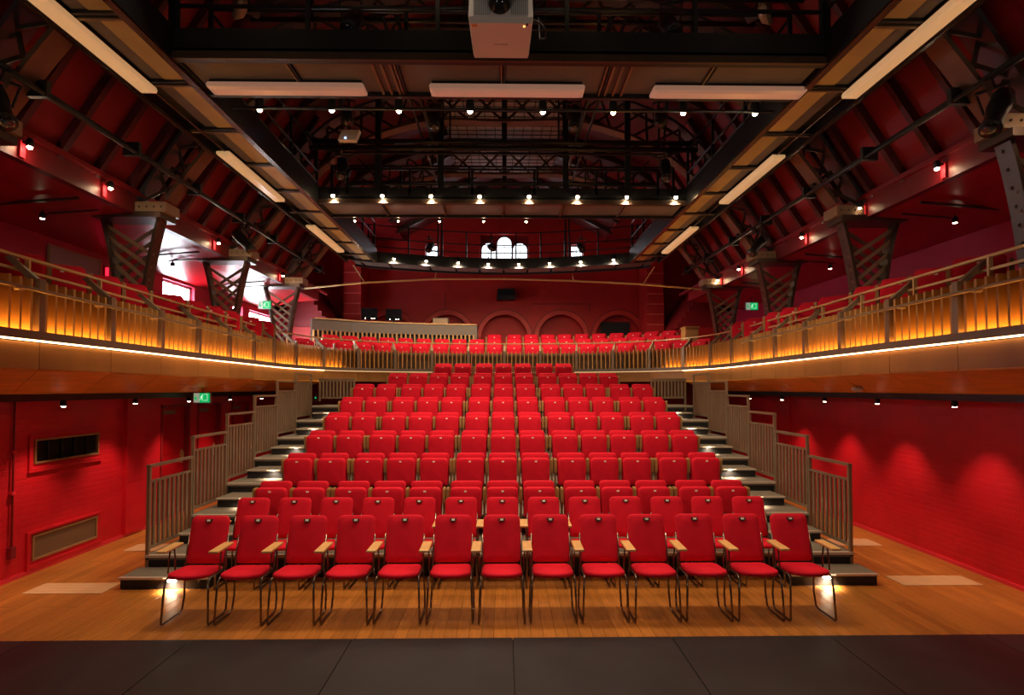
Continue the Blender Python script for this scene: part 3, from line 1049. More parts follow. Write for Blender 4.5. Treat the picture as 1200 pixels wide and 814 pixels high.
def back_window(num, lab, lights, hole):
    a, b, c, d = hole
    root = MB().box(a, b, ENDY + .22, ENDY + .26, c, d).build('window_%d' % num, 'red_matt')
    struct(root, lab, 'window')
    for (x0, x1, z0, z1, arch) in lights:
        pn = MB().prism(arch_poly(x0, x1, z0, z1) if arch else [(x0, z0), (x1, z0), (x1, z1), (x0, z1)], ENDY + .20, ENDY + .22).build('pane', 'window_back', root)
        g = MB()
        nx = 2
        for k in range(1, nx):
            xq = x0 + (x1 - x0) * k / nx
            g.box(xq - .008, xq + .008, ENDY + .185, ENDY + .2, z0, z1)
        nz = 3
        for k in range(1, nz):
            zq = z0 + (z1 - z0) * k / nz
            g.box(x0, x1, ENDY + .185, ENDY + .2, zq - .01, zq + .01)
        g.build('glazing_bars', 'black', pn)
        o = (arch_poly if arch else (lambda *q: [(x0, z0), (x1, z0), (x1, z1), (x0, z1)]))(x0, x1, z0, z1)
        c0 = ((x0 + x1) / 2, (z0 + z1) / 2)
        ins = [(c0[0] + (p[0] - c0[0]) * 1.10, c0[1] + (p[1] - c0[1]) * 1.05) for p in o]
        mb = MB()
        n = len(o)
        mb.loops([[(p[0], ENDY + .21, p[1]) for p in o], [(p[0], ENDY + .15, p[1]) for p in o], [(p[0], ENDY + .15, p[1]) for p in ins], [(p[0], ENDY + .21, p[1]) for p in ins]], False)
        mb.build('window_frame', 'black_gloss', root)


back_window(4, 'three tall arched bright windows centred on the back gable wall', [(-.80, -.31, 6.66, 7.50, True), (-.25, .25, 6.66, 7.72, True), (.31, .80, 6.66, 7.50, True)], hx[1])
back_window(5, 'small bright square window left of the arched trio on the gable', [(-2.76, -2.38, 6.80, 7.38, False)], hx[0])
back_window(6, 'small bright square window right of the arched trio on the gable', [(2.38, 2.76, 6.80, 7.38, False)], hx[2])
# banded brick piers and stepped corbels at both sides of the gable
for sg in (-1, 1):
    pr = thing('brick_pier', 'banded red brick pier at the back %s corner' % ('left' if sg < 0 else 'right'), 'pier', (sg * 5.0, 17.38, 2.86))
    MB().box(-.28, .28, 0, 0.98, 0, 4.3).build('shaft', 'brick_y', pr)
    for k in range(8):
        MB().box(-.285, .285, -.01, 0, .9 + k * .34, .93 + k * .34).build('band_course', 'band', pr)
    st = thing('corbelled_wall', 'stepped red brickwork beside the back %s column' % ('left' if sg < 0 else 'right'), 'brickwork', (sg * 5.95, 16.2, 2.86))
    for k in range(9):
        wdt = 1.3 - k * .12
        x0, x1 = sorted((sg * .7, sg * (.7 - wdt)))
        MB().box(x0, x1, 0, 2.2, 1.35 + k * .17, 1.35 + (k + 1) * .17).build('brick_course', 'red_matt', st)
    x0, x1 = sorted((sg * .7, sg * (-.45)))
    MB().box(x0, x1, -.1, 2.2, 0, 1.35).build('base', 'brick_y', st)

# ------------------------------------------------------------------ iron columns and trusses
TY = [5.0, 7.5, 10.0, 12.5]


def bez(p0, p1, p2, n):
    return [tuple((1 - t) ** 2 * a + 2 * t * (1 - t) * b + t * t * c for a, b, c in zip(p0, p1, p2)) for t in [k / n for k in range(n + 1)]]


def build_column(sg):
    r_ = thing('iron_column', 'x', 'column')
    zt_, zb_ = 4.74, Z_FLOOR
    # edge curves in (x, z), x measured outward from inner side; centred at 5.22
    inner = bez((4.82, zt_), (5.02, 4.05), (5.10, zb_), 10)
    outer = bez((5.66, zt_), (5.44, 4.05), (5.38, zb_), 10)
    for crv, nm in ((inner, 'chord'), (outer, 'chord')):
        mb = MB()
        sgn = 1 if crv is inner else -1
        mb.loops([[(sg * x, -.085, z), (sg * (x + sgn * .045), -.085, z), (sg * (x + sgn * .045), .085, z), (sg * x, .085, z)] for x, z in crv])
        mb.build(nm, 'iron', r_)
    # lattice
    def at(crv, z):
        for a, b in zip(crv, crv[1:]):
            if a[1] >= z >= b[1]:
                t = (a[1] - z) / (a[1] - b[1])
                return a[0] + (b[0] - a[0]) * t
        return crv[-1][0]
    z = zt_ - .08
    step = .36
    while z - step > zb_ + .0:
        for a, b, yo in ((inner, outer, .01), (outer, inner, -.03)):
            p = (sg * at(a, z), yo, z)
            q = (sg * at(b, z - step * (1.25 if z - step * 1.25 > zb_ else 1)), yo, z - step * (1.25 if z - step * 1.25 > zb_ else 1))
            MB().bar(p, q, .05, .018, (0, 1, 0)).build('lattice_bar', 'iron_tan' if yo < 0 else 'iron_brown', r_)  # light put into colour: bright front bars tan, crossing bars brown
        z -= step * .5
    # top plate and capital
    x0, x1 = sorted((sg * 4.76, sg * 5.70))
    MB().box(x0, x1, -.18, .18, zt_ - .03, zt_ + .05).build('top_plate', 'iron', r_)
    x0, x1 = sorted((sg * 4.70, sg * 5.28))
    MB().box(x0, x1, -.16, .16, zt_ + .05, zt_ + .19).build('capital', 'iron_tan', r_)
    mb = MB()
    for k in range(6):
        xx_ = sg * (4.76 + k * .10)
        mb.lathe([(.012, -.16), (.012, -.172), (.005, -.178)], 'y', 6, (xx_, 0, zt_ + .12))
    tag(mb.build('rivets', 'iron', r_), kind='stuff')
    x0, x1 = sorted((sg * 5.0, sg * 5.44))
    MB().box(x0, x1, -.2, .2, zb_ - .02, zb_ + .06).build('foot_plate', 'iron', r_)
    return r_


cols = {sg: build_column(sg) for sg in (-1, 1)}
for sg in (-1, 1):
    sd = 'left' if sg < 0 else 'right'
    for k, yy in enumerate(TY):
        o = cols[sg] if k == 0 else copy_tree(cols[sg])
        o.location = (0, yy, 0)
        o['label'] = 'flared iron lattice column on the %s balcony, %s' % (sd, ['just outside the picture edge', 'added nearest the stage', 'middle one of those in view', 'farthest from the stage'][k])
        o['group'] = 'lattice columns on the balcony'

# trusses (arched ribs across the hall)
OUT = [(5.14, 4.98), (4.64, 5.75), (4.12, 6.5), (3.62, 7.1), (3.1, 7.5), (2.3, 7.82), (1.35, 8.02), (0, 8.1)]
INN = [(4.74, 4.98), (4.32, 5.55), (3.85, 6.12), (3.35, 6.6), (2.75, 7.0), (2.05, 7.28), (1.25, 7.44), (0, 7.42)]


def chord(poly, sub=3):
    pts = []
    for i in range(len(poly) - 1):
        for k in range(sub):
            t = k / sub
            pts.append((poly[i][0] + (poly[i + 1][0] - poly[i][0]) * t, poly[i][1] + (poly[i + 1][1] - poly[i][1]) * t))
    pts.append(poly[-1])
    return pts


def smooth_poly(P, m=4):
    out = []
    for i in range(len(P) - 1):
        p0 = P[i - 1] if i else (2 * P[0][0] - P[1][0], 2 * P[0][1] - P[1][1])
        p1, p2 = P[i], P[i + 1]
        p3 = P[i + 2] if i + 2 < len(P) else (-P[-2][0], P[-2][1])
        for k in range(m):
            t = k / m
            out.append(tuple(0.5 * ((2 * p1[a]) + (-p0[a] + p2[a]) * t + (2 * p0[a] - 5 * p1[a] + 4 * p2[a] - p3[a]) * t * t +
                                    (-p0[a] + 3 * p1[a] - 3 * p2[a] + p3[a]) * t ** 3) for a in (0, 1)))
    out.append(P[-1])
    return out


SO, SI = smooth_poly(OUT), smooth_poly(INN)


def build_truss():
    r_ = thing('roof_truss', 'x', 'truss')
    for sg in (-1, 1):
        for crv, m_, hw in ((SO, 'steel_grey', .13), (SI, 'iron_brown', .11)):
            lps = []
            for i, (x, z) in enumerate(crv):
                a, b = crv[max(i - 1, 0)], crv[min(i + 1, len(crv) - 1)]
                d = Vector((b[0] - a[0], b[1] - a[1])).normalized()
                n = Vector((-d.y, d.x)) * .025
                lps.append([(sg * (x + n.x), -hw, z + n.y), (sg * (x - n.x), -hw, z - n.y), (sg * (x - n.x), hw, z - n.y), (sg * (x + n.x), hw, z + n.y)])
            MB().loops(lps).build('chord', m_, r_)
        # second outer flange, brown
        mb = MB()
        nn = len(SO)
        for k in range(0, nn - 2, 2):
            p, q = SO[k], SI[min(k + 2, nn - 1)]
            MB().bar((sg * p[0], -.02, p[1]), (sg * q[0], -.02, q[1]), .045, .014, (0, 1, 0)).build('lattice_bar', 'iron', r_)
            p, q = SI[k], SO[min(k + 2, nn - 1)]
            MB().bar((sg * p[0], .02, p[1]), (sg * q[0], .02, q[1]), .045, .014, (0, 1, 0)).build('lattice_bar', 'iron', r_)
    MB().box(-.05, .05, -.05, .05, 7.0, 9.3).build('king_post', 'black', r_)
    return r_


tr = build_truss()
for k, yy in enumerate(TY):
    o = tr if k == 0 else copy_tree(tr)
    o.location = (0, yy, 0)
    o['label'] = 'arched iron lattice roof truss, %s' % ['nearest, cut by the top of the frame', 'second, above the first crossing catwalk', 'third, before the middle catwalk', 'fourth, farthest, carrying the gold-lit tie rod'][k]
    o['group'] = 'arched roof trusses'

# tie rod at the last truss, its golden light put into the colour
tie = thing('tie_rod', 'thin gold-lit tie rod bowed across the hall under the rear catwalk', 'tie rod', (0, 12.5, 4.75))
pts = [(-4.72, 4.70), (-3.30, 4.84), (-1.65, 4.93), (0, 4.94), (1.65, 4.90), (3.30, 4.82), (4.72, 4.70)]
MB().tube([(x, 0, z - 4.75) for x, z in pts], .022, 8).build('rod', 'tie_lit', tie, True)
for (x, z, dx) in ((-3.30, 4.84, -.28), (3.30, 4.82, .28)):
    MB().tube([(x, 0, z - 4.75), (x + dx, .0, z - 4.75 + .42), ], .012, 6).build('strut', 'tie_lit', tie, True)
    MB().lathe([(.02, -.06), (.03, -.02), (.03, .02), (.02, .06)], 'x', 8, (x, 0, z - 4.75)).build('coupling', 'tie_lit', tie, True)
for x, z in ((-1.65, 4.93), (0, 4.94), (1.65, 4.90)):
    MB().lathe([(.018, -.08), (.026, -.03), (.026, .03), (.018, .08)], 'x', 8, (x, 0, z - 4.75)).build('coupling', 'tie_lit', tie, True)
for x, z in ((-1.65, 4.93), (1.65, 4.90)):
    MB().tube([(x, 0, z - 4.75), (x - math.copysign(.03, x), 0, z - 4.75 + .16)], .012, 6).build('strut', 'tie_lit', tie, True)

# ------------------------------------------------------------------ catwalks
ZC = 5.59           # underside of the walkways
XO, XI = 4.00, 3.23
SY0, SY1 = 1.5, 13.45
SHIFT = -0.02


def guard(parent, pts, rail_zs, post_step, m_='black_gloss', r=.02):
    for zr in rail_zs:
        MB().tube([(p[0], p[1], zr) for p in pts], r, 6).build('guard_rail', m_, parent, True)
    acc = 0
    out = [pts[0]]
    for a, b in zip(pts, pts[1:]):
        L = math.dist(a, b)
        n = max(1, round(L / post_step))
        out += [(a[0] + (b[0] - a[0]) * k / n, a[1] + (b[1] - a[1]) * k / n) for k in range(1, n + 1)]
    for p in out:
        MB().box(p[0] - .02, p[0] + .02, p[1] - .02, p[1] + .02, ZC + .15, rail_zs[0]).build('guard_post', m_, parent)


def tube_light(x, y, z, L, along_y, label, group, m_):
    r_ = thing('strip_light', label, 'strip light', (x, y, z), R(90) if along_y else 0, group)
    # elongated diffuser with chamfered ends, hung below a tray
    mb = MB()
    hw, t = .085, .07
    mb.loops([[(-L / 2 + .02, -hw, 0), (L / 2 - .02, -hw, 0), (L / 2 - .02, hw, 0), (-L / 2 + .02, hw, 0)],
              [(-L / 2, -hw, -.02), (L / 2, -hw, -.02), (L / 2, hw, -.02), (-L / 2, hw, -.02)],
              [(-L / 2 + .005, -hw * .95, -t * .7), (L / 2 - .005, -hw * .95, -t * .7), (L / 2 - .005, hw * .95, -t * .7), (-L / 2 + .005, hw * .95, -t * .7)],
              [(-L / 2 + .06, -hw * .6, -t), (L / 2 - .06, -hw * .6, -t), (L / 2 - .06, hw * .6, -t), (-L / 2 + .06, hw * .6, -t)]])
    mb.build('diffuser', m_, r_)
    MB().box(-L / 2 + .03, L / 2 - .03, -.07, .07, 0, .035).build('tray', 'black', r_)
    for q in (-.35, .35):
        MB().box(L * q - .015, L * q + .015, -.02, .02, .03, .06).build('hanger', 'black', r_)
    return r_


for sg in (-1, 1):
    sd = 'left' if sg < 0 else 'right'
    cw = thing('side_catwalk', 'long suspended catwalk along the %s side with grey and yellow underside panels' % sd, 'catwalk', (SHIFT, 0, 0), 0, None)

    def X(a, b):
        return sorted((sg * a, sg * b))
    # panels underneath between joists
    y = SY0
    j = 0
    while y < SY1 - .3:
        y1 = min(y + 1.03, SY1)
        x0, x1 = X(XI + .09, XI + .35)
        MB().box(x0, x1, y + .05, y1 - .05, ZC + .02, ZC + .04).build('underside_panel', 'cat_yellow', cw)
        x0, x1 = X(XI + .36, XO - .27)
        MB().box(x0, x1, y + .05, y1 - .05, ZC + .03, ZC + .05).build('underside_panel', 'cat_grey', cw)
        for yy in (y - .035, y + .035):
            x0, x1 = X(XI + .02, XO - .02)
            MB().box(x0, x1, yy - .014, yy + .014, ZC - .005, ZC + .06).build('joist', 'grey_metal' if yy > y else 'black', cw)
        y = y1
        j += 1
    for (a, b, z0, z1, m_) in ((XI, XI + .07, ZC - .02, ZC + .30, 'black_gloss'), (XI + .005, XI + .075, ZC - .045, ZC - .02, 'chrome'), (XO - .05, XO, ZC - .03, ZC + .16, 'black'), (XO - .035, XO + .005, ZC - .045, ZC - .03, 'chrome')):
        x0, x1 = X(a, b)
        MB().box(x0, x1, SY0, SY1, z0, z1).build('edge_beam', m_, cw)
    x0, x1 = X(XI + .05, XO - .05)
    MB().box(x0, x1, SY0, SY1, ZC + .08, ZC + .10).build('walking_deck', 'black', cw)
    MB().tube([(sg * (XO - .22), SY0, ZC - .03), (sg * (XO - .22), SY1, ZC - .03)], .008, 6).build('cable_rod', 'chrome', cw, True)
    guard(cw, [(sg * (XI + .03), 1.5), (sg * (XI + .03), 5.16)], [ZC + .95, ZC + .55], 1.2)
    guard(cw, [(sg * (XI + .03), 5.85), (sg * (XI + .03), 9.2)], [ZC + .95, ZC + .55, ZC + .35], 1.1)
    guard(cw, [(sg * (XI + .03), 10.0), (sg * (XI + .03), 13.3)], [ZC + .95, ZC + .6, ZC + .35], 1.0)
    guard(cw, [(sg * (XO - .03), 1.5), (sg * (XO - .03), SY1)], [ZC + .75], 1.2)
    for q, (ya, yb) in enumerate(((3.7, 5.68), (7.15, 9.0), (10.4, 12.35))):
        tube_light(sg * (XO - .19) + SHIFT, (ya + yb) / 2, ZC - .02, yb - ya, True,
                   'long pale strip light under the %s catwalk, %s' % (sd, ['nearest, cut by the frame top', 'middle', 'farthest'][q]), 'strip lights under the side catwalks', 'tube')


def cross(name, label, ya, yb, xw, kick, mk='cat_grey'):
    cw = thing(name, label, 'catwalk', (SHIFT, 0, 0))
    n = 6
    for k in range(n):
        x0, x1 = -xw + 2 * xw * k / n + .03, -xw + 2 * xw * (k + 1) / n - .03
        MB().box(x0, x1, ya + .07, yb - .04, ZC + .02, ZC + .04).build('underside_panel', mk, cw)
        MB().box(x0 - .05, x0 - .035, ya, yb, ZC - .01, ZC + .06).build('joist', 'grey_metal', cw)
        MB().box(x0 - .02, x0 - .005, ya, yb, ZC - .01, ZC + .06).build('joist', 'black', cw)
    MB().box(-xw, xw, ya, ya + .05, ZC - .02, ZC + kick).build('edge_beam', 'black', cw)
    MB().box(-xw, xw, ya - .03, ya, ZC - .02, ZC + .05).build('edge_rail', 'iron', cw)
    MB().box(-xw, xw, yb - .05, yb, ZC - .03, ZC + .14).build('edge_beam', 'black', cw)
    MB().box(-xw, xw, ya, yb, ZC + .08, ZC + .10).build('walking_deck', 'black', cw)
    return cw


c1 = cross('cross_catwalk', 'wide catwalk crossing the hall nearest the camera with three strip lights', 5.16, 5.82, XI, .30)
guard(c1, [(-XI, 5.2), (XI, 5.2)], [ZC + .95, ZC + .55], 1.3)
guard(c1, [(-XI, 5.8), (XI, 5.8)], [ZC + .95], 2.2)
for k, xx in enumerate((-2.32, 0.03, 2.42)):
    tube_light(xx, 5.62, ZC - .015, 1.66, False, 'pale strip light under the near catwalk, %s of three' % ['left', 'centre', 'right'][k], 'strip lights under the near catwalk', 'tube_cool')
# narrow grating strips along the underside, left and right of the middle
for xx in (-1.22, 1.22):
    for d in (-.09, 0, .09):
        MB().box(xx + d - .012, xx + d + .012, 5.2, 5.8, ZC - .012, ZC + .02).build('cable_tray_bar', 'grey_metal', c1)
c2 = cross('cross_catwalk', 'black edged catwalk crossing the hall midway with a row of lamps', 9.2, 9.95, XI, .27)
pts = [(-XI, 8.6)] + [(-XI + .45 * (1 - math.cos(R(a))), 8.75 + .45 * math.sin(R(a))) for a in (15, 35, 55, 75, 90)] + \
      [(XI - .45 * (1 - math.cos(R(a))), 8.75 + .45 * math.sin(R(a))) for a in (90, 75, 55, 35, 15)] + [(XI, 8.6)]
guard(c2, [(-XI + .5, 9.22), (XI - .5, 9.22)], [ZC + .60, ZC + .33], 1.05)
for zr in (ZC + .98, ZC + .88):
    MB().tube([(p[0], p[1], zr) for p in pts], .022, 6).build('guard_rail', 'black_gloss', c2, True)
guard(c2, [(-XI, 9.92), (XI, 9.92)], [ZC + .95, ZC + .5], 1.3)
for xx in (-2.2, 2.2, -1.1, 1.1):
    MB().box(xx - .05, xx + .05, 9.20, 9.26, ZC + .27, ZC + 2.0).build('hanger_post', 'black', c2)

# rear curved catwalk
CB = [(-3.9, 13.2), (-3.45, 13.46), (-2.0, 13.9), (-1.0, 14.1), (0, 14.18), (1.0, 14.1), (2.0, 13.9), (3.45, 13.46), (3.9, 13.2)]
c3 = thing('curved_catwalk', 'curved black catwalk at the far end in front of the gable windows', 'catwalk', (SHIFT, 0, 0))
cbs = []
for i in range(len(CB) - 1):
    p0 = CB[max(i - 1, 0)]
    p1, p2 = CB[i], CB[i + 1]
    p3 = CB[min(i + 2, len(CB) - 1)]
    for k in range(3):
        t = k / 3
        cbs.append(tuple(0.5 * ((2 * p1[a]) + (-p0[a] + p2[a]) * t + (2 * p0[a] - 5 * p1[a] + 4 * p2[a] - p3[a]) * t * t + (-p0[a] + 3 * p1[a] - 3 * p2[a] + p3[a]) * t ** 3) for a in (0, 1)))
cbs.append(CB[-1])
nrm_ = [((p[0], p[1]), (0.0, 1.0)) for p in cbs]
MB().ribbon(nrm_, [(0, ZC - .02), (.06, ZC - .02), (.06, ZC + .26), (0, ZC + .26)]).build('edge_beam', 'black', c3)
MB().ribbon(nrm_, [(.70, ZC - .03), (.75, ZC - .03), (.75, ZC + .12), (.70, ZC + .12)]).build('edge_beam', 'black', c3)
MB().ribbon(nrm_, [(.05, ZC + .08), (.72, ZC + .08), (.72, ZC + .10), (.05, ZC + .10)]).build('walking_deck', 'black', c3)
for i in range(0, len(cbs) - 1, 2):
    seg = nrm_[i:i + 3]
    a = [((p[0] + (.03 if q == 0 else (-.03 if q == len(seg) - 1 else 0)), p[1]), n) for q, (p, n) in enumerate(seg)]
    MB().ribbon(a, [(.08, ZC + .02), (.68, ZC + .02), (.68, ZC + .04), (.08, ZC + .04)]).build('underside_panel', 'cat_grey', c3)
for zr in (ZC + .95, ZC + .62, ZC + .40):
    MB().tube([(p[0], p[1] + .03, zr) for p in cbs], .016, 6).build('guard_rail', 'black_gloss', c3, True)
for i in range(1, len(cbs), 2):
    p = cbs[i]
    MB().box(p[0] - .018, p[0] + .018, p[1] + .01, p[1] + .05, ZC + .2, ZC + .95).build('guard_post', 'black_gloss', c3)
for xx in (-1.75, -1.65, 1.65, 1.75):
    MB().box(xx - .02, xx + .02, 14.02, 14.06, ZC + .2, ZC + 2.2).build('hanger_post', 'black', c3)

# lighting bars
def lighting_bar(label, a, b, r=.024, twin=0, drops=()):
    r_ = thing('lighting_bar', label, 'lighting bar', a)
    A, B = Vector(a), Vector(b)
    d = B - A
    MB().tube([(0, 0, 0), d], r, 8).build('bar', 'black_gloss', r_, True)
    if twin:
        MB().tube([Vector((0, 0, twin)), d + Vector((0, 0, twin))], r, 8).build('bar', 'black_gloss', r_, True)
        n = int(d.length / .45)
        for k in range(n + 1):
            p = d * (k / n)
            MB().bar(p, p + Vector((0, 0, twin)), .014, .014).build('rung', 'black', r_)
    for t, h in drops:
        p = d * t
        MB().bar(p, p + Vector((0, 0, h)), .03, .03).build('drop_rod', 'black', r_)
    return r_


for sg in (-1, 1):
    sd = 'left' if sg < 0 else 'right'
    r_ = lighting_bar('long twin pipe running along the %s roof slope with clamps' % sd, (sg * 4.42, 2.2, 5.17), (sg * 4.42, 13.0, 5.17), .022)
    MB().tube([(sg * .12, 0, .10), (sg * .12, 10.8, .10)], .02, 8).build('bar', 'black_gloss', r_, True)
    MB().box(min(sg * .03, sg * .10), max(sg * .03, sg * .10), 0, 10.8, .03, .05).build('cable_tray', 'black', r_)
    for k in range(9):
        y = .3 + k * 1.28
        MB().box(min(-sg * .03, sg * .16), max(-sg * .03, sg * .16), y, y + .05, -.03, .13).build('clamp', 'black', r_)
    for k, yy in enumerate((5.3, 7.8, 10.3)):
        MB().bar((sg * .03, yy, .1), (sg * .30, yy, .30), .04, .04).build('bracket', 'black', r_)
    lighting_bar('upper twin longitudinal bar left of centre over the hall' if sg < 0 else 'upper twin longitudinal bar right of centre over the hall', (sg * 1.22, 5.9, 6.55), (sg * 1.22, 12.6, 6.55), .03, 0, ((.25, .9), (.62, .9)))
    lighting_bar('second thin longitudinal bar beside the %s upper bar' % sd, (sg * 1.38, 5.9, 6.55), (sg * 1.38, 12.6, 6.55), .022, 0, ((.25, .9), (.62, .9)))
lighting_bar('black pipe across the hall carrying the front row of lamps', (-XI + .1, 6.03, 5.56), (XI - .1, 6.03, 5.56), .018, 0, ((.2, .4), (.5, .4), (.8, .4)))
lighting_bar('thick black ladder bar across the hall above the middle catwalk', (-3.3, 8.9, 6.42), (3.3, 8.9, 6.42), .045, .11, ((.1, 1.0), (.36, 1.2), (.64, 1.2), (.9, 1.0)))
lighting_bar('black cross pipe high between the roof trusses', (-3.2, 7.8, 6.75), (3.2, 7.8, 6.75), .025, 0, ((.12, .9), (.35, 1.0), (.65, 1.0), (.88, .9)))
lighting_bar('black cross pipe under the third roof truss', (-3.1, 10.6, 6.5), (3.1, 10.6, 6.5), .025, 0, ((.1, .8), (.3, 1), (.7, 1), (.9, .8)))
lighting_bar('black cross pipe high near the rear catwalk', (-3.1, 12.0, 6.9), (3.1, 12.0, 6.9), .025, 0, ((.2, .7), (.8, .7)))
lighting_bar('dark cross pipe above the near catwalk', (-3.2, 5.5, 6.5), (3.2, 5.5, 6.5), .035, 0, ((.12, 1.0), (.3, 1.3), (.7, 1.3), (.88, 1.0)))
lighting_bar('topmost dark cross pipe at the upper frame edge', (-3.2, 6.6, 7.0), (3.2, 6.6, 7.0), .03, 0, ((.12, .6), (.42, .8), (.58, .8), (.88, .6)))

# diagonal braces seen in the openings of the middle bay
for sg in (-1, 1):
    sd = 'left' if sg < 0 else 'right'
    r_ = thing('brace', 'slanted pale brace tube in the %s of the middle roof opening' % sd, 'brace', (sg * 2.2, 9.7, 6.05))
    MB().tube([(0, 0, 0), (sg * .55, .2, .62)], .014, 6).build('tube', 'chrome', r_, True)
    MB().box(-.03, .03, -.03, .03, -.05, .03).build('foot', 'black', r_)

# ------------------------------------------------------------------ stage spotlights hung in the roof
def stage_light_proto():
    r_ = thing('stage_spotlight', 'x', 'spotlight')
    MB().lathe([(.05, -.20), (.085, -.18), (.09, .0), (.075, .10), (.072, .28), (.085, .30), (.085, .33), (.06, .335)], 'y', 14).build('body', 'black', r_, True)
    MB().lathe([(.002, .326), (.066, .338), (.03, .345), (.002, .346)], 'y', 14).build('lens', 'lens', r_, True)
    y_ = MB()
    y_.box(-.115, -.105, -.02, .02, -.02, .2).box(.105, .115, -.02, .02, -.02, .2).box(-.115, .115, -.02, .02, .19, .205)
    y_.build('yoke', 'black_gloss', r_)
    MB().box(-.025, .025, -.03, .03, .205, .30).build('clamp', 'black', r_)
    return r_


sp0 = stage_light_proto()
SPOTS = [(-1.05, 7.8, 6.42, 190, -55, 'under the high cross pipe, left of the king post'), (1.05, 7.8, 6.42, 170, -55, 'under the high cross pipe, right of the king post'),
         (-2.35, 7.8, 6.42, 200, -40, 'at the left end of the high cross pipe'), (2.35, 7.8, 6.42, 160, -40, 'at the right end of the high cross pipe'),
         (-4.42, 3.2, 4.85, 250, -50, 'on the left side pipe nearest the stage'), (-4.42, 4.6, 4.85, 240, -50, 'on the left side pipe, second from the stage'),
         (-4.42, 8.9, 4.85, 240, -40, 'on the left side pipe near the middle column'),
         (4.42, 3.2, 4.85, 110, -50, 'on the right side pipe nearest the stage'), (4.42, 4.6, 4.85, 120, -50, 'on the right side pipe, second from the stage'),
         (4.42, 9.0, 4.85, 120, -40, 'on the right side pipe near the middle column'),
         (-2.75, 8.9, 6.1, 195, -50, 'at the left end of the thick ladder bar'), (2.75, 8.9, 6.1, 165, -50, 'at the right end of the thick ladder bar'),
         (-2.0, 14.15, 6.15, 180, -30, 'black, on the rear catwalk before the left small window'), (2.05, 14.1, 6.15, 180, -30, 'black, on the rear catwalk before the right small window'),
         (-.35, 14.2, 6.15, 190, -20, 'dark shape before the arched windows'),
         (-1.6, 5.5, 6.2, 185, -45, 'above the near catwalk, left'), (1.75, 5.5, 6.2, 175, -45, 'above the near catwalk, right'),
         (-2.5, 12.0, 6.6, 180, -50, 'on the far high pipe, left'), (2.5, 12.0, 6.6, 180, -50, 'on the far high pipe, right')]
for k, (x, y, z, rz, rx, lab) in enumerate(SPOTS):
    o = sp0 if k == 0 else copy_tree(sp0)
    o.location = (x, y, z)
    o.rotation_euler = (R(rx), 0, R(rz))
    o['label'] = 'black stage spotlight ' + lab
    o['group'] = 'stage spotlights in the roof'

# pale round dishes high above the near catwalk
for sg in (-1, 1):
    r_ = thing('round_floodlight', 'pale round floodlight dish at the top %s above the near catwalk' % ('left' if sg < 0 else 'right'), 'floodlight', (sg * 2.95, 5.75, 6.58), R(sg * 50))
    MB().lathe([(.02, .12), (.12, .08), (.17, 0), (.16, -.01), (.02, -.015)], 'y', 18).build('dish', 'iron_tan', r_, True)
    MB().lathe([(.06, .10), (.07, .22), (.05, .24)], 'y', 12).build('housing', 'black', r_, True)
    MB().box(-.015, .015, .1, .13, .05, .45).build('stem', 'black', r_)

# small white device with blue indicator
r_ = thing('white_relay_box', 'small white box with a blue indicator hung in the left roof opening', 'device', (-2.42, 8.2, 6.2))
MB().prism([(-.17, 0), (.10, 0), (.17, .16), (-.10, .16)], -.05, .05).build('case', 'white_case', r_)
MB().lathe([(.012, -.052), (.014, -.056), (.006, -.06)], 'y', 8, (-.05, 0, .03)).build('indicator', 'blue_led', r_, True)
MB().box(-.01, .01, -.01, .01, .16, .5).build('hanger', 'black', r_)

# ------------------------------------------------------------------ house lights (downlights)
def downlight_proto():
    r_ = thing('downlight', 'x', 'lamp')
    MB().lathe([(.03, .12), (.045, .10), (.05, .0), (.046, -.012), (.040, -.012)], 'z', 12).build('housing', 'black', r_, True)
    MB().lathe([(.006, .0), (.026, -.008), (.030, -.028), (.018, -.048), (.004, -.054)], 'z', 10).build('bulb', 'bulb', r_, True)
    MB().box(-.012, .012, -.012, .012, .11, .17).build('stem', 'black', r_)
    return r_


dl0 = downlight_proto()
used = [False]


def downlight(x, y, z, label, group, power, rot=(0, 0, 0), angle=120, col=WARM, blend=.7):
    o = dl0 if not used[0] else copy_tree(dl0)
    used[0] = True
    o.location = (x, y, z)
    o['label'] = label
    o['group'] = group
    return o, (power, rot, angle, col, blend)


pend = []
ROW1 = [300, 385, 465, 550, 637, 722, 806, 893]
xs1 = [-2.83, -2.0, -1.225, -.40, .447, 1.27, 2.09, 2.935]
for k, x in enumerate(xs1):
    pend.append(downlight(x, 6.07, 5.585, 'lit lamp on the front pipe below the near catwalk, ' + nth(k, 8), 'lamps on the front pipe', P_ROW1, (R(18), 0, 0)))
xs2 = [-2.97, -2.12, -1.276, -.43, .43, 1.276, 2.136, 2.997]
for k, x in enumerate(xs2):
    pend.append(downlight(x, 9.12, 5.70, 'lit lamp on the face of the middle catwalk, ' + nth(k, 8), 'lamps on the middle catwalk', P_ROW2, (R(12), 0, 0)))
xs3 = [(-2.83, 13.6), (-2.04, 13.83), (-1.22, 14.0), (-.43, 14.12), (.38, 14.12), (1.20, 14.0), (2.0, 13.84), (2.82, 13.62)]
for k, (x, y) in enumerate(xs3):
    pend.append(downlight(x, y - .08, 5.68, 'lit lamp on the face of the curved rear catwalk, ' + nth(k, 8), 'lamps on the rear catwalk', P_ROW3, (R(22), 0, 0), 165))
for k, x in enumerate((-2.86, -2.03, -1.24, -.40, .42)):
    pend.append(downlight(x, 10.06, 5.55, 'small lit lamp at the rear edge of the middle catwalk, ' + nth(k, 5), 'lamps behind the middle catwalk', P_ROW3 * .3, (0, 0, 0)))
    pend[-1][0].scale = (.6, .6, .6)
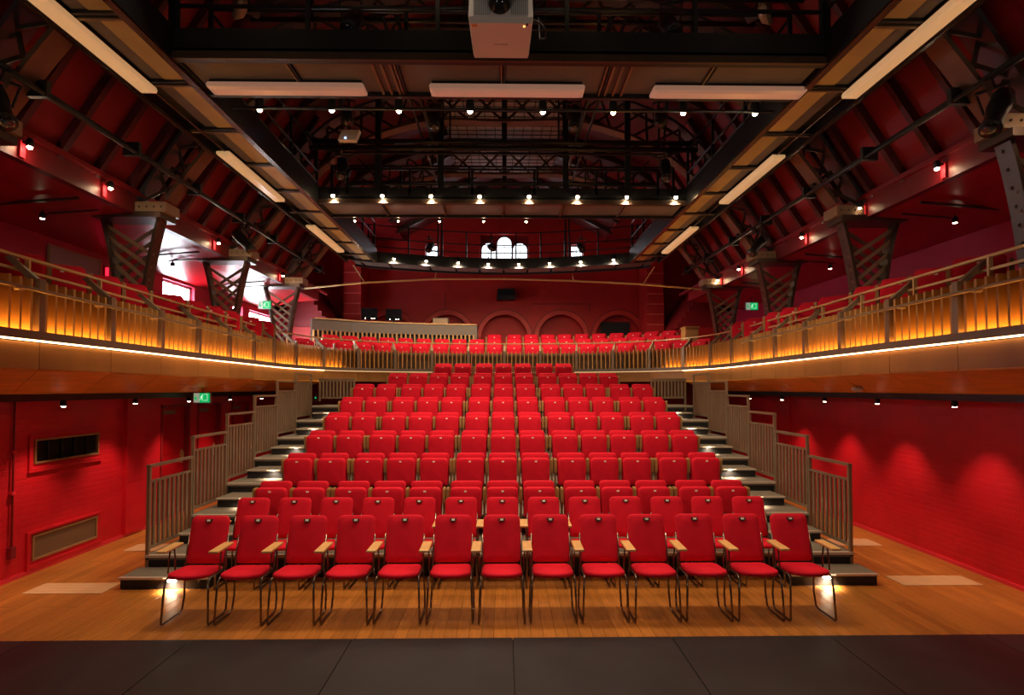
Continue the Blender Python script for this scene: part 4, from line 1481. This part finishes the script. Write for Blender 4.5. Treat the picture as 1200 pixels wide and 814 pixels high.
# lamps over the stage edge, above the frame
for k, x in enumerate((-3.0, -1.0, 1.0, 3.0)):
    pend.append(downlight(x, 3.9, 7.3, 'lit lamp over the stage edge above the frame, ' + nth(k, 4), 'lamps over the stage edge', P_FRONT, (R(3), 0, 0), 60))
lighting_bar('pipe over the stage edge above the frame', (-XI, 3.9, 7.49), (XI, 3.9, 7.49), .024)
for o, (p, rot, ang, col, bl) in pend:
    lamp('lamp_light', 'SPOT', (0, 0, -.075), p, col, o, rot, ang, bl, .04)

# unseen fill floodlights added behind the camera to whiten the projector and catwalk undersides
for sg in (-1, 1):
    r_ = thing('fill_light', 'added fill floodlight on a stand behind the camera, %s' % ('left' if sg < 0 else 'right'), 'floodlight', (sg * 3.2, -1.6, .016), 0, 'added fill floodlights')
    MB().tube([(0, 0, 0), (0, 0, 3.2)], .02, 8).build('pole', 'black', r_, True)
    for k in range(3):
        MB().tube([(0, 0, .5), (.45 * math.cos(R(120 * k)), .45 * math.sin(R(120 * k)), .01)], .012, 6).build('leg', 'black', r_, True)
    MB().box(-.18, .18, -.06, .06, 3.2, 3.46).build('housing', 'black', r_)
    MB().box(-.15, .15, .06, .065, 3.23, 3.43).build('lens', 'bulb_s', r_)
    lamp('fill_light_beam', 'SPOT', (0, .14, 3.33), P_FILL, (1, .88, .76), r_, (R(96), 0, 0), 120, .6, .15)

# eave lamps with red up-glow
eys = {-1: [4.6, 5.6, 6.75, 7.85, 9.3, 10.5, 12.0], 1: [4.5, 6.0, 7.35, 8.8, 9.9, 11.2, 12.3]}
for sg in (-1, 1):
    sd = 'left' if sg < 0 else 'right'
    for k, yy in enumerate(eys[sg]):
        r_ = thing('eave_lamp', 'small lit lamp on the red eave of the %s balcony ceiling, %s' % (sd, nth(k, 7) if sg < 0 else nth(6 - k, 7)), 'lamp', (sg * (EAVE_X - .20), yy, EAVE_Z - .08), 0, 'lamps along the red eaves')
        MB().lathe([(.025, .04), (.035, .02), (.035, -.04), (.03, -.045)], 'z', 10).build('housing', 'black', r_, True)
        MB().lathe([(.005, -.042), (.024, -.046), (.024, -.062), (.006, -.072)], 'z', 10).build('bulb', 'bulb', r_, True)
        x0, x1 = sorted((0, sg * .11))
        MB().box(x0, x1, -.012, .012, -.01, .01).build('arm', 'black', r_)
        x0, x1 = sorted((sg * .07, sg * .10))
        MB().box(x0, x1, -.03, .03, -.16, .02).build('mount_plate', 'skirt', r_)
        lamp('eave_light', 'POINT', (-sg * .03, 0, -.12), P_EAVE, WARM, r_, size=.03)
    for k, (x, yy, z) in enumerate(((6.0, 6.9, 4.62), (6.0, 9.6, 4.62), (5.9, 11.9, 4.66), (5.95, 4.7, 4.63))):  # last position is an extra lamp added to brighten the side seats
        r_ = small_spot(sg * x, yy, z, 'small ceiling spotlight over the %s balcony seats, %s' % (sd, ['second from the stage', 'third from the stage', 'farthest', 'added nearest the stage'][k]), 'ceiling spotlights over the balconies')
        lamp('ceiling_light', 'SPOT', (0, 0, -.09), P_EAVE * 42, WARM, r_, (0, 0, 0), 100, .6, .03)

# ------------------------------------------------------------------ projector
pj = thing('projector', 'large white projector hung lens first under the near catwalk', 'projector', (-.03, 4.21, 5.30))
pj.scale = (.89, .81, .84)
bx = MB()
bx.loops([[(-.265, .0, .30), (.265, .0, .30), (.255, .56, .30), (-.255, .56, .30)],
          [(-.285, -.02, .28), (.285, -.02, .28), (.27, .58, .28), (-.27, .58, .28)],
          [(-.295, -.02, .05), (.295, -.02, .05), (.28, .58, .05), (-.28, .58, .05)],
          [(-.28, .0, .0), (.28, .0, .0), (.265, .56, .0), (-.265, .56, .0)]])
bx.build('case', 'white_case', pj)
for s in (-1, 1):
    g = MB()
    for k in range(9):
        xx = s * (.10 + k * .018)
        g.box(xx - .005, xx + .005, -.028, -.019, .07, .24)
    tag(g.build('grille', 'grey_case', pj), kind='stuff')
MB().lathe([(.10, .02), (.10, -.05), (.085, -.06), (.075, -.14), (.065, -.14), (.05, -.10)], 'y', 20, (-.01, 0, .17)).build('lens_barrel', 'black_gloss', pj, True)
MB().lathe([(.066, -.10), (.05, -.118), (.02, -.128), (.002, -.13)], 'y', 18, (-.01, 0, .17)).build('lens', 'lens', pj, True)
MB().box(-.265, -.215, .02, .055, -.003, .0).build('sticker', 'sticker', pj)
MB().lathe([(.008, .03), (.008, -.004), (.003, -.006)], 'z', 8, (.215, .045, 0)).build('indicator', 'amber', pj, True)
MB().box(.235, .25, .0, .035, -.003, .0).build('receiver_window', 'screen', pj)
# faint maker's lettering on the underside: a row of small letter shapes
lt = MB()
for k in range(9):
    xx = -.062 + k * .0145
    lt.box(xx, xx + .0028, .318, .334, -.002, .0)
    if k % 3 != 1:
        lt.box(xx + .0028, xx + .009, .330, .334, -.002, .0)
    if k % 2 == 0:
        lt.box(xx + .0028, xx + .009, .318, .322, -.002, .0)
    if k % 3 != 0:
        lt.box(xx + .008, xx + .0105, .318, .334, -.002, .0)
tag(lt.build('lettering', 'logo_grey', pj), kind='stuff')
MB().box(-.05, .05, .2, .3, .30, .55).build('hanging_bracket', 'black', pj)
MB().tube([(.29, .06, .08), (.36, .08, .06), (.42, .12, .03), (.42, .2, -.02), (.37, .26, 0.02), (.36, .28, .25)], .008, 6).build('cable', 'black', pj, True)

# ------------------------------------------------------------------ telescopic seating platform
DY0, DP = 6.64, 0.92
DZ0, DR = 0.287, 0.277
XA = 4.41           # outer edge of the side aisles
XSEAT = 3.42
pf = thing('seating_platform', 'stepped black telescopic seating platform with aluminium nosings', 'platform', (SHIFT, 0, 0))
NDECK = 8
for k in range(NDECK):
    y0, z = DY0 + DP * k, DZ0 + DR * k
    hwid = XA if k <= 6 else 2.2
    dk = MB().box(-hwid, hwid, y0 + .012, y0 + DP + .05 if k < 7 else y0 + .62, z - .06, z - .002).build('deck', 'carpet', pf)
    zb_ = 0.0 if k == 0 else z - DR - .05
    MB().box(-hwid + .01, hwid - .01, y0 + .03, y0 + .05, zb_ if k == 0 else z - DR, z - .05).build('riser', 'fascia_black', dk)
    MB().box(-hwid, hwid, y0 - .004, y0 + .05, z - .03, z).build('nosing', 'alu', dk)
    if k == 0:
        for s in (-1, 1):
            x0, x1 = sorted((s * (XA - .02), s * XA))
            MB().box(x0, x1, y0 + .03, y0 + DP, 0, z - .05).build('side_panel', 'fascia_black', dk)
    else:
        for s in (-1, 1):
            x0, x1 = sorted((s * (hwid - .02), s * hwid))
            MB().box(x0, x1, y0 + .03, y0 + DP, max(0, z - DR - .05), z - .05).build('side_panel', 'fascia_black', dk)
# half steps in the aisles and the bottom steps
for s in (-1, 1):
    for k in range(-1, 6):
        if k < 0:
            y0, y1, z = 6.28, 6.66, .14
            xi, xo = XSEAT, XA + .06
        else:
            y0, y1, z = DY0 + DP * k + .46, DY0 + DP * (k + 1) + .02, DZ0 + DR * k + DR / 2
            xi, xo = XSEAT, XA - .12 - (.0 if k < 4 else .1)
        x0, x1 = sorted((s * xi, s * xo))
        st = MB().box(x0, x1, y0 + .01, y1, z - .03, z - .002).build('step', 'carpet', pf)
        zb_ = 0 if k < 0 else DZ0 + DR * k
        MB().box(x0 + .01, x1 - .01, y0 + .025, y1, zb_ + .001, z - .03).build('step_box', 'fascia_black', st)
        MB().box(x0, x1, y0 - .004, y0 + .04, z - .022, z).build('step_nosing', 'alu', st)
        # step light under the nosing of the deck (lights the tread below)
        cx = s * (XSEAT + .42)
        if k < 0:
            MB().box(s * 3.86 - .05, s * 3.86 + .05, y0 + .012, y0 + .026, z - .055, z - .03).build('step_lamp', 'bulb_s', st)
            lamp('step_light', 'SPOT', (s * 3.86, y0 - .02, z - .05), P_STEP * 1.5, WARM2, pf, (R(14), 0, 0), 130, .8, .03)
        MB().box(cx - .11, cx + .11, y0 - .006, y0 - .003, z - .008, z - .003).build('lit_strip', 'strip_warm', st)
        lamp('step_light', 'SPOT', (cx, y0 - .05, z - .02 + (.0 if k < 0 else .02)), P_STEP, WARM2, pf, (R(8), 0, 0), 140, .8, .03)

# guard rails down both aisles, one per deck
def fence_mesh_panel(L, H, nb, rail_gap=.20, name='x', label='', x=0, y=0, z=0, rotz=0, group=None, base=.06, lead=0.0):
    """panel in the local YZ plane from y=0 to y=L"""
    r_ = thing('guard_rail', label, 'railing', (x, y, z), rotz, group)
    for yy in (0.0, L):
        MB().box(-.02, .02, yy - .018, yy + .018, -.22 if yy == 0 else 0.0, H).build('post', 'grey_metal', r_)
    MB().box(-.025, .025, -.02, L + .02, H - .03, H + .005).build('top_rail', 'grey_metal', r_)
    MB().box(-.015, .015, 0, L, H - rail_gap - .03, H - rail_gap).build('mid_rail', 'grey_metal', r_)
    MB().box(-.015, .015, 0, L, base, base + .04).build('bottom_rail', 'grey_metal', r_)
    for k in range(nb):
        yy = (k + 1) * L / (nb + 1)
        MB().box(-.012, .012, yy - .021, yy + .021, base + .03, H - rail_gap - .02).build('baluster', 'grey_metal', r_)
    return r_


for s in (-1, 1):
    sd = 'left' if s < 0 else 'right'
    for k in range(6):
        fence_mesh_panel(DP - .05, 1.10 if k < 5 else 1.0, 8, .19, '', 'bronze guard rail of flat balusters on the %s aisle, %s' % (sd, ['lowest and nearest', 'second up', 'third up', 'fourth up', 'fifth up', 'topmost'][k]),
                         s * (XA - .02) + SHIFT, DY0 + DP * k + .03, DZ0 + DR * k, 0, 'guard rails down the side aisles')
    fence_mesh_panel(.78, .52, 9, .03, '', 'bronze baluster panel closing the top of the %s aisle' % sd, (-3.42 if s < 0 else 4.2) + SHIFT, DY0 + DP * 6 + .02, DZ0 + DR * 6 + .10, R(90), None)

r_ = thing('indicator_lamp', 'tiny green indicator lamp at the top of the left aisle', 'lamp', (-4.30, DY0 + DP * 6 - .03, DZ0 + DR * 6 + .12))
MB().box(-.02, .02, .0, .03, -.02, .14).build('case', 'black', r_)
MB().lathe([(.018, 0), (.018, -.012), (.006, -.018)], 'y', 10, (0, 0, .06)).build('lens', 'green', r_, True)

# ------------------------------------------------------------------ tip-up seats
def tipup_proto():
    r_ = thing('theatre_seat', 'x', 'seat')
    cushion(.435, .47, .075, .055, .03, tilt=.14, org=(0, .02, .30), belly=.010).build('backrest', 'red_fabric', r_, True)
    sq = cushion(.425, .42, .085, .06, .03, tilt=-.035, org=(0, -.070, .285), belly=.014).build('seat', 'red_fabric', r_, True)
    e = Euler((.035, 0, 0)).to_matrix()
    MB().box(-.017, .017, -.005, .0, -.010, .010).build('number_plate', 'label', sq, loc=(0, -.070 - .372 * math.sin(.035) - .052, .285 + .372))
    sq.children[0].rotation_euler = (.035, 0, 0)
    for s in (-1, 1):
        MB().bar((s * .15, .03, 0), (s * .15, .01, .32), .05, .035).build('pedestal', 'black', r_)
    MB().box(-.20, .20, -.02, .03, .26, .30).build('seat_hinge_bar', 'black', r_)
    return r_


arm_me = MB().loops([[(-.018, -.045, .46), (.018, -.045, .46), (.018, .05, .46), (-.018, .05, .46)],
                     [(-.020, -.055, .49), (.020, -.055, .49), (.020, .06, .49), (-.020, .06, .49)],
                     [(-.020, -.055, .665), (.020, -.055, .665), (.020, .06, .665), (-.020, .06, .665)],
                     [(-.014, -.045, .685), (.014, -.045, .685), (.014, .05, .685), (-.014, .05, .685)]]).mesh('armrest', 'dark_wood')
arm_leg_me = MB().box(-.014, .014, -.03, .03, .0, .47).mesh('armrest_post', 'grey_metal')


def add_arm(seat, s):
    a = place('armrest', arm_me, seat, (s * .2525, 0, 0))
    place('armrest_post', arm_leg_me, a)


ts0 = tipup_proto()
ts_used = [False]


def seat_copy(x, y, z, rz, label, group, arms):
    if not ts_used[0]:
        o = ts0
        ts_used[0] = True
    else:
        o = bpy.data.objects.new('theatre_seat', None)
        o.empty_display_size = .1
        C.objects.link(o)
        o['category'] = 'seat'
        for ch in SEAT_PARTS:
            copy_tree(ch, o)
    o.location = (x, y, z)
    o.rotation_euler = (0, 0, rz)
    o['label'] = label
    o['group'] = group
    for s in arms:
        add_arm(o, s)
    return o


SEAT_PARTS = list(ts0.children)
full = [-3.145, -2.64, -2.075, -1.57, -1.065, -.505, 0, .505, 1.065, 1.57, 2.075, 2.64, 3.145]
GROUP_R = {1, 4, 7, 10, 12}        # seats with an arm on their right as well
row_names = ['front', 'second', 'third', 'fourth', 'fifth', 'sixth', 'seventh', 'eighth']
for rI in range(8):
    if rI < 6:
        xs = full
        er = GROUP_R
    elif rI == 6:
        xs = [-2.56, -2.07, -1.57, -1.065, -.505, 0, .505, 1.065, 1.57, 2.07, 2.56]
        er = {3, 6, 10}
    else:
        xs = [-1.57, -1.065, -.505, 0, .505, 1.065, 1.57]
        er = {1, 4, 6}
    y, z = DY0 + DP * rI + .73, DZ0 + DR * rI
    for k, x in enumerate(xs):
        nm = ['first', 'second', 'third', 'fourth', 'fifth', 'sixth', 'seventh', 'topmost'][rI]
        seat_copy(x + SHIFT + rnd.uniform(-.004, .004), y, z, rnd.uniform(-.012, .012),
                  'red folded tip-up seat on the platform, %s %s, %s' % (nm, 'row' if nm == 'topmost' else 'row up', nth(k, len(xs)) if k != len(xs) // 2 else 'in the middle'),
                  'tip-up seats on the stepped platform', (-1, 1) if k in er else (-1,))

# balcony rear rows
zrow = [Z_FLOOR - .02, 3.08, 3.31]
for q, (oo, lim) in enumerate(((.92, 4.75), (1.74, 4.55), (2.5, 4.6))):
    # step along the offset curve
    s, spots = 0.0, []
    for sgn in (-1, 1):
        s = 0.27 * (1 if sgn > 0 else 1)
        while True:
            p0 = off(sgn * s, -oo)
            if abs(s) > 6.2 or (p0[0] and abs(p0[0]) > (5.2)):
                break
            spots.append((sgn * s, p0))
            s2 = s
            while math.dist(off(sgn * s2, -oo), p0) < .53:
                s2 += .01
            s = s2
    spots.sort()
    if q == 2:
        spots = [v for v in spots if v[1][0] > -.75]
    if q == 1:
        spots = [v for v in spots if v[1][0] > -5.0]
    n = len(spots)
    for k, (s, p) in enumerate(spots):
        pn, nn = cpt(s)
        a = math.atan2(nn[1], nn[0]) + math.pi / 2
        seat_copy(p[0], p[1], zrow[q], a, 'red seat in the %s curved row on the rear balcony, %s' % (['front', 'middle', 'back'][q], nth(k, n)),
                  'seats at the rear of the balcony', (-1,) if k < n - 1 else (-1, 1))
# balcony side rows
for sg in (-1, 1):
    sd = 'left' if sg < 0 else 'right'
    x0, x1 = sorted((sg * 4.90, sg * 5.35))
    MB().box(x0, x1, 2.5, 11.6, Z_FLOOR - .02, 2.985).build('seating_tier', 'concrete', bal)
    ys = [3.35, 3.93, 4.50, 5.50, 6.05, 6.60, 7.12, 7.95, 8.50, 9.05, 9.58, 10.45, 11.0]
    for k, yy in enumerate(ys):
        seat_copy(sg * 5.03, yy, 2.99, -sg * R(42), 'red seat on the %s side balcony behind oak slats, %s' % (sd, 'added nearest the stage' if k == 0 else ('farthest from the stage' if k == len(ys) - 1 else ORD[k] + ' from the stage')),
                  'seats along the side balconies', (-1, 1))

# ------------------------------------------------------------------ loose chairs
def chair_proto():
    r_ = thing('stacking_chair', 'x', 'chair')
    # seat: rounded front, D-shaped plan
    plan = []
    for k in range(13):
        a = math.pi + math.pi * k / 12
        plan.append((.205 * math.cos(a) * (1 + .03 * math.sin(-a)), -.10 + .13 * math.sin(a)))
    plan += [(.200, .10), (.185, .15), (.15, .165), (-.15, .165), (-.185, .15), (-.200, .10)]
    cx, cy = 0, -.02

    def ins(f, z, tiltk=.05):
        return [(cx + (x - cx) * f, cy + (y - cy) * f, z - (y) * tiltk) for x, y in plan]
    MB().loops([ins(.86, .448), ins(.97, .455), ins(1.0, .468), ins(1.0, .480), ins(.975, .492), ins(.90, .500), ins(.6, .503), ins(.2, .502)]).build('seat', 'red_fabric', r_, True)
    bk = cushion(.395, .487, .05, .06, .035, tilt=.235, org=(0, .158, .504), belly=.008, curve=-.012).build('backrest', 'red_fabric', r_, True)
    # handle recess and number plate near the top of the back
    t = .235
    c, s_ = math.cos(t), math.sin(t)

    def P(x, y, z):
        return (x, .165 + y * c + z * s_, .543 + z * c - y * s_)
    rec = [(.036 * math.cos(a), .398 + .028 * math.sin(a)) for a in [math.pi + math.pi * k / 8 for k in range(9)]]
    rec = [(-.036, .41)] + rec + [(.036, .41)]
    MB().loops([[P(x, -.036, z) for x, z in rec], [P(x, -.026, z) for x, z in rec]]).build('handle_recess', 'recess', bk)
    MB().loops([[P(x, -.040, z) for x, z in ((-.017, .386), (.017, .386), (.017, .406), (-.017, .406))], [P(x, -.034, z) for x, z in ((-.017, .386), (.017, .386), (.017, .406), (-.017, .406))]]).build('number_plate', 'label', bk)
    for sx in (-1, 1):
        x = sx * .208
        path = [(x * .95, .16, .455), (x, .02, .452), (x, -.12, .455), (x * 1.02, -.155, .43), (x * 1.05, -.17, .30), (x * 1.10, -.185, .03), (x * 1.10, -.17, .014), (x * 1.10, .10, .014), (x * 1.09, .155, .03), (x * 1.07, .185, .16), (x * 1.03, .175, .32), (x, .15, .44)]
        MB().tube(path, .0105, 7).build('leg', 'chrome', r_, True)
        MB().tube([P(sx * .200, .01, -.10), P(sx * .204, .005, .0), P(sx * .204, .008, .25)], .0095, 6).build('back_tube', 'chrome', r_, True)
    MB().tube([(-.20, .13, .452), (.20, .13, .452)], .009, 6).build('cross_tube', 'chrome', r_, True)
    return r_


arm2_me = MB().loops([[(-.042, -.15, .700), (.042, -.15, .700), (.042, .13, .706), (-.042, .13, .706)],
                      [(-.048, -.16, .708), (.048, -.16, .708), (.048, .14, .714), (-.048, .14, .714)],
                      [(-.048, -.16, .722), (.048, -.16, .722), (.048, .14, .728), (-.048, .14, .728)],
                      [(-.042, -.152, .728), (.042, -.152, .728), (.042, .132, .734), (-.042, .132, .734)]]).mesh('armrest', 'arm_wood')
arm2_sup = MB().tube([(-.035, .02, .45), (-.03, .03, .60), (-.02, .03, .705)], .008, 6).tube([(.035, .02, .45), (.03, .03, .60), (.02, .03, .705)], .008, 6).mesh('armrest_support', 'chrome', True)
ch0 = chair_proto()
CH_PARTS = list(ch0.children)
ch_used = [False]


def chair(x, y, rz, label, group, arms, armw):
    if not ch_used[0]:
        o = ch0
        ch_used[0] = True
    else:
        o = bpy.data.objects.new('stacking_chair', None)
        o.empty_display_size = .1
        C.objects.link(o)
        o['category'] = 'chair'
        for ch in CH_PARTS:
            copy_tree(ch, o)
    o.location = (x, y, 0)
    o.rotation_euler = (0, 0, rz)
    o['label'] = label
    o['group'] = group
    for s in arms:
        a = place('armrest', arm2_me, o, (s * armw, 0, 0))
        place('armrest_support', arm2_sup, a)


for rI, (y, pit, cx) in enumerate(((5.50, .520, -.025), (6.43, .517, -.025))):
    for k in range(13):
        chair(cx + (k - 6) * pit, y + rnd.uniform(-.006, .006), rnd.uniform(-.012, .012),
              'red loose chair with tube legs, %s floor row, %s' % (['front', 'second'][rI], nth(k, 13) if k != 6 else 'in the middle'),
              'loose chairs on the timber floor', (-1, 1) if k == 12 else (-1,), pit / 2)

# ------------------------------------------------------------------ control desk on the balcony
ds = thing('control_desk', 'long grey control desk with a timber top and slatted front on the balcony', 'desk', (0, 0, Z_FLOOR))
dpl = [(-5.55, 15.25), (-4.6, 15.95), (-3.4, 16.4), (-2.2, 16.68), (-.92, 16.85)]
for a, b in zip(dpl, dpl[1:]):
    MB().bar((a[0], a[1], 1.33), (b[0], b[1], 1.33), .05, .32).build('front_panel', 'desk', ds)
    MB().bar((a[0], a[1] + .22, 1.51), (b[0], b[1] + .22, 1.51), .55, .035).build('desk_top', 'arm_wood', ds)
    L = math.dist(a, b)
    n = int(L / .125)
    for k in range(n):
        t = (k + .5) / n
        p = (a[0] + (b[0] - a[0]) * t, a[1] + (b[1] - a[1]) * t)
        MB().box(p[0] - .022, p[0] + .022, p[1] - .03, p[1] + .02, .0, 1.18).build('slat', 'slat', ds)
    MB().bar((a[0], a[1] + .10, .62), (b[0], b[1] + .10, .62), .03, 1.2).build('back_board', 'fascia_black', ds)
MB().box(-.97, -.87, 16.83, 17.35, 0, 1.49).build('end_panel', 'desk', ds)
MB().bar((-5.55, 15.25, .75), (-5.75, 15.9, .75), .05, 1.48).build('end_panel', 'desk', ds)
for k, x in enumerate((-4.22, -3.50)):
    r_ = thing('monitor', 'dark screen standing on the control desk, %s' % ('left of the two' if k == 0 else 'right of the two'), 'monitor', (x, 16.55 + k * .2, Z_FLOOR + 1.53), 0, 'screens on the control desk')
    MB().box(-.25, .25, -.02, .02, .10, .46).build('panel', 'screen', r_)
    MB().box(-.03, .03, .0, .03, 0, .2).build('stand', 'black', r_)
    MB().box(-.12, .12, -.06, .08, 0, .012).build('foot', 'black', r_)
    for q in (-.12, .08, .16):
        MB().lathe([(.010, -.022), (.010, -.026), (.004, -.028)], 'y', 8, (q, 0, .14)).build('indicator', 'bulb_s', r_, True)
r_ = thing('equipment_box', 'small tan box standing on the right part of the control desk', 'box', (-2.05, 16.95, Z_FLOOR + 1.53))
MB().box(-.25, .25, 0, .25, 0, .22).build('case', 'desk', r_)
MB().box(-.22, .22, -.012, 0, .03, .19).build('front_plate', 'iron_tan', r_)
r_ = thing('desk_lamp', 'small lit lamp on the control desk beside the left screen', 'lamp', (-4.55, 16.3, Z_FLOOR + 1.53))
MB().box(-.12, .12, -.04, .04, .0, .03).build('body', 'black', r_)
MB().box(-.11, .11, -.05, -.04, .005, .028).build('lit_strip', 'bulb_s', r_)
r_ = thing('sheet_stack', 'dark papers lying on the control desk', 'papers', (-4.95, 15.85, Z_FLOOR + 1.53), R(20))
MB().box(-.22, .22, -.12, .12, 0, .02).build('sheet', 'black', r_)
MB().box(-.18, .2, -.10, .13, .02, .03, rot=(0, 0, .2)).build('sheet', 'vent_brown', r_)

r_ = thing('timber_cabinet', 'small timber box standing at the right end of the rear balcony seats', 'cabinet', (5.05, 14.3, Z_FLOOR))
MB().box(-.18, .18, -.18, .18, 0, 1.12).build('body', 'slat', r_)
MB().box(-.20, .20, -.20, .20, 1.12, 1.15).build('top', 'arm_wood', r_)
MB().box(-.16, .16, -.19, -.18, .1, 1.05).build('front_panel', 'arm_wood', r_)

# loudspeaker and dark panel on the gable wall
r_ = thing('wall_loudspeaker', 'dark loudspeaker mounted on the gable wall above the arches', 'loudspeaker', (0.06, ENDY - .42, 5.40))
MB().prism([(-.32, 0), (.32, 0), (.30, .36), (-.30, .36)], -.02, .34).build('cabinet', 'black', r_)
MB().prism([(-.29, .03), (.29, .03), (.27, .33), (-.27, .33)], -.035, -.02).build('grille', 'black_gloss', r_)
MB().box(.32, .44, .12, .2, .1, .26).build('bracket', 'red_matt', r_)
r_ = thing('dark_panel', 'dark square panel in the right hand blind arch', 'panel', (3.95, ENDY + .30, 4.22))
MB().box(-.52, .52, -.02, .03, 0, .48).build('board', 'vent_dark', r_)
MB().box(-.55, .55, -.01, .03, -.03, .51).build('frame', 'red_matt', r_)
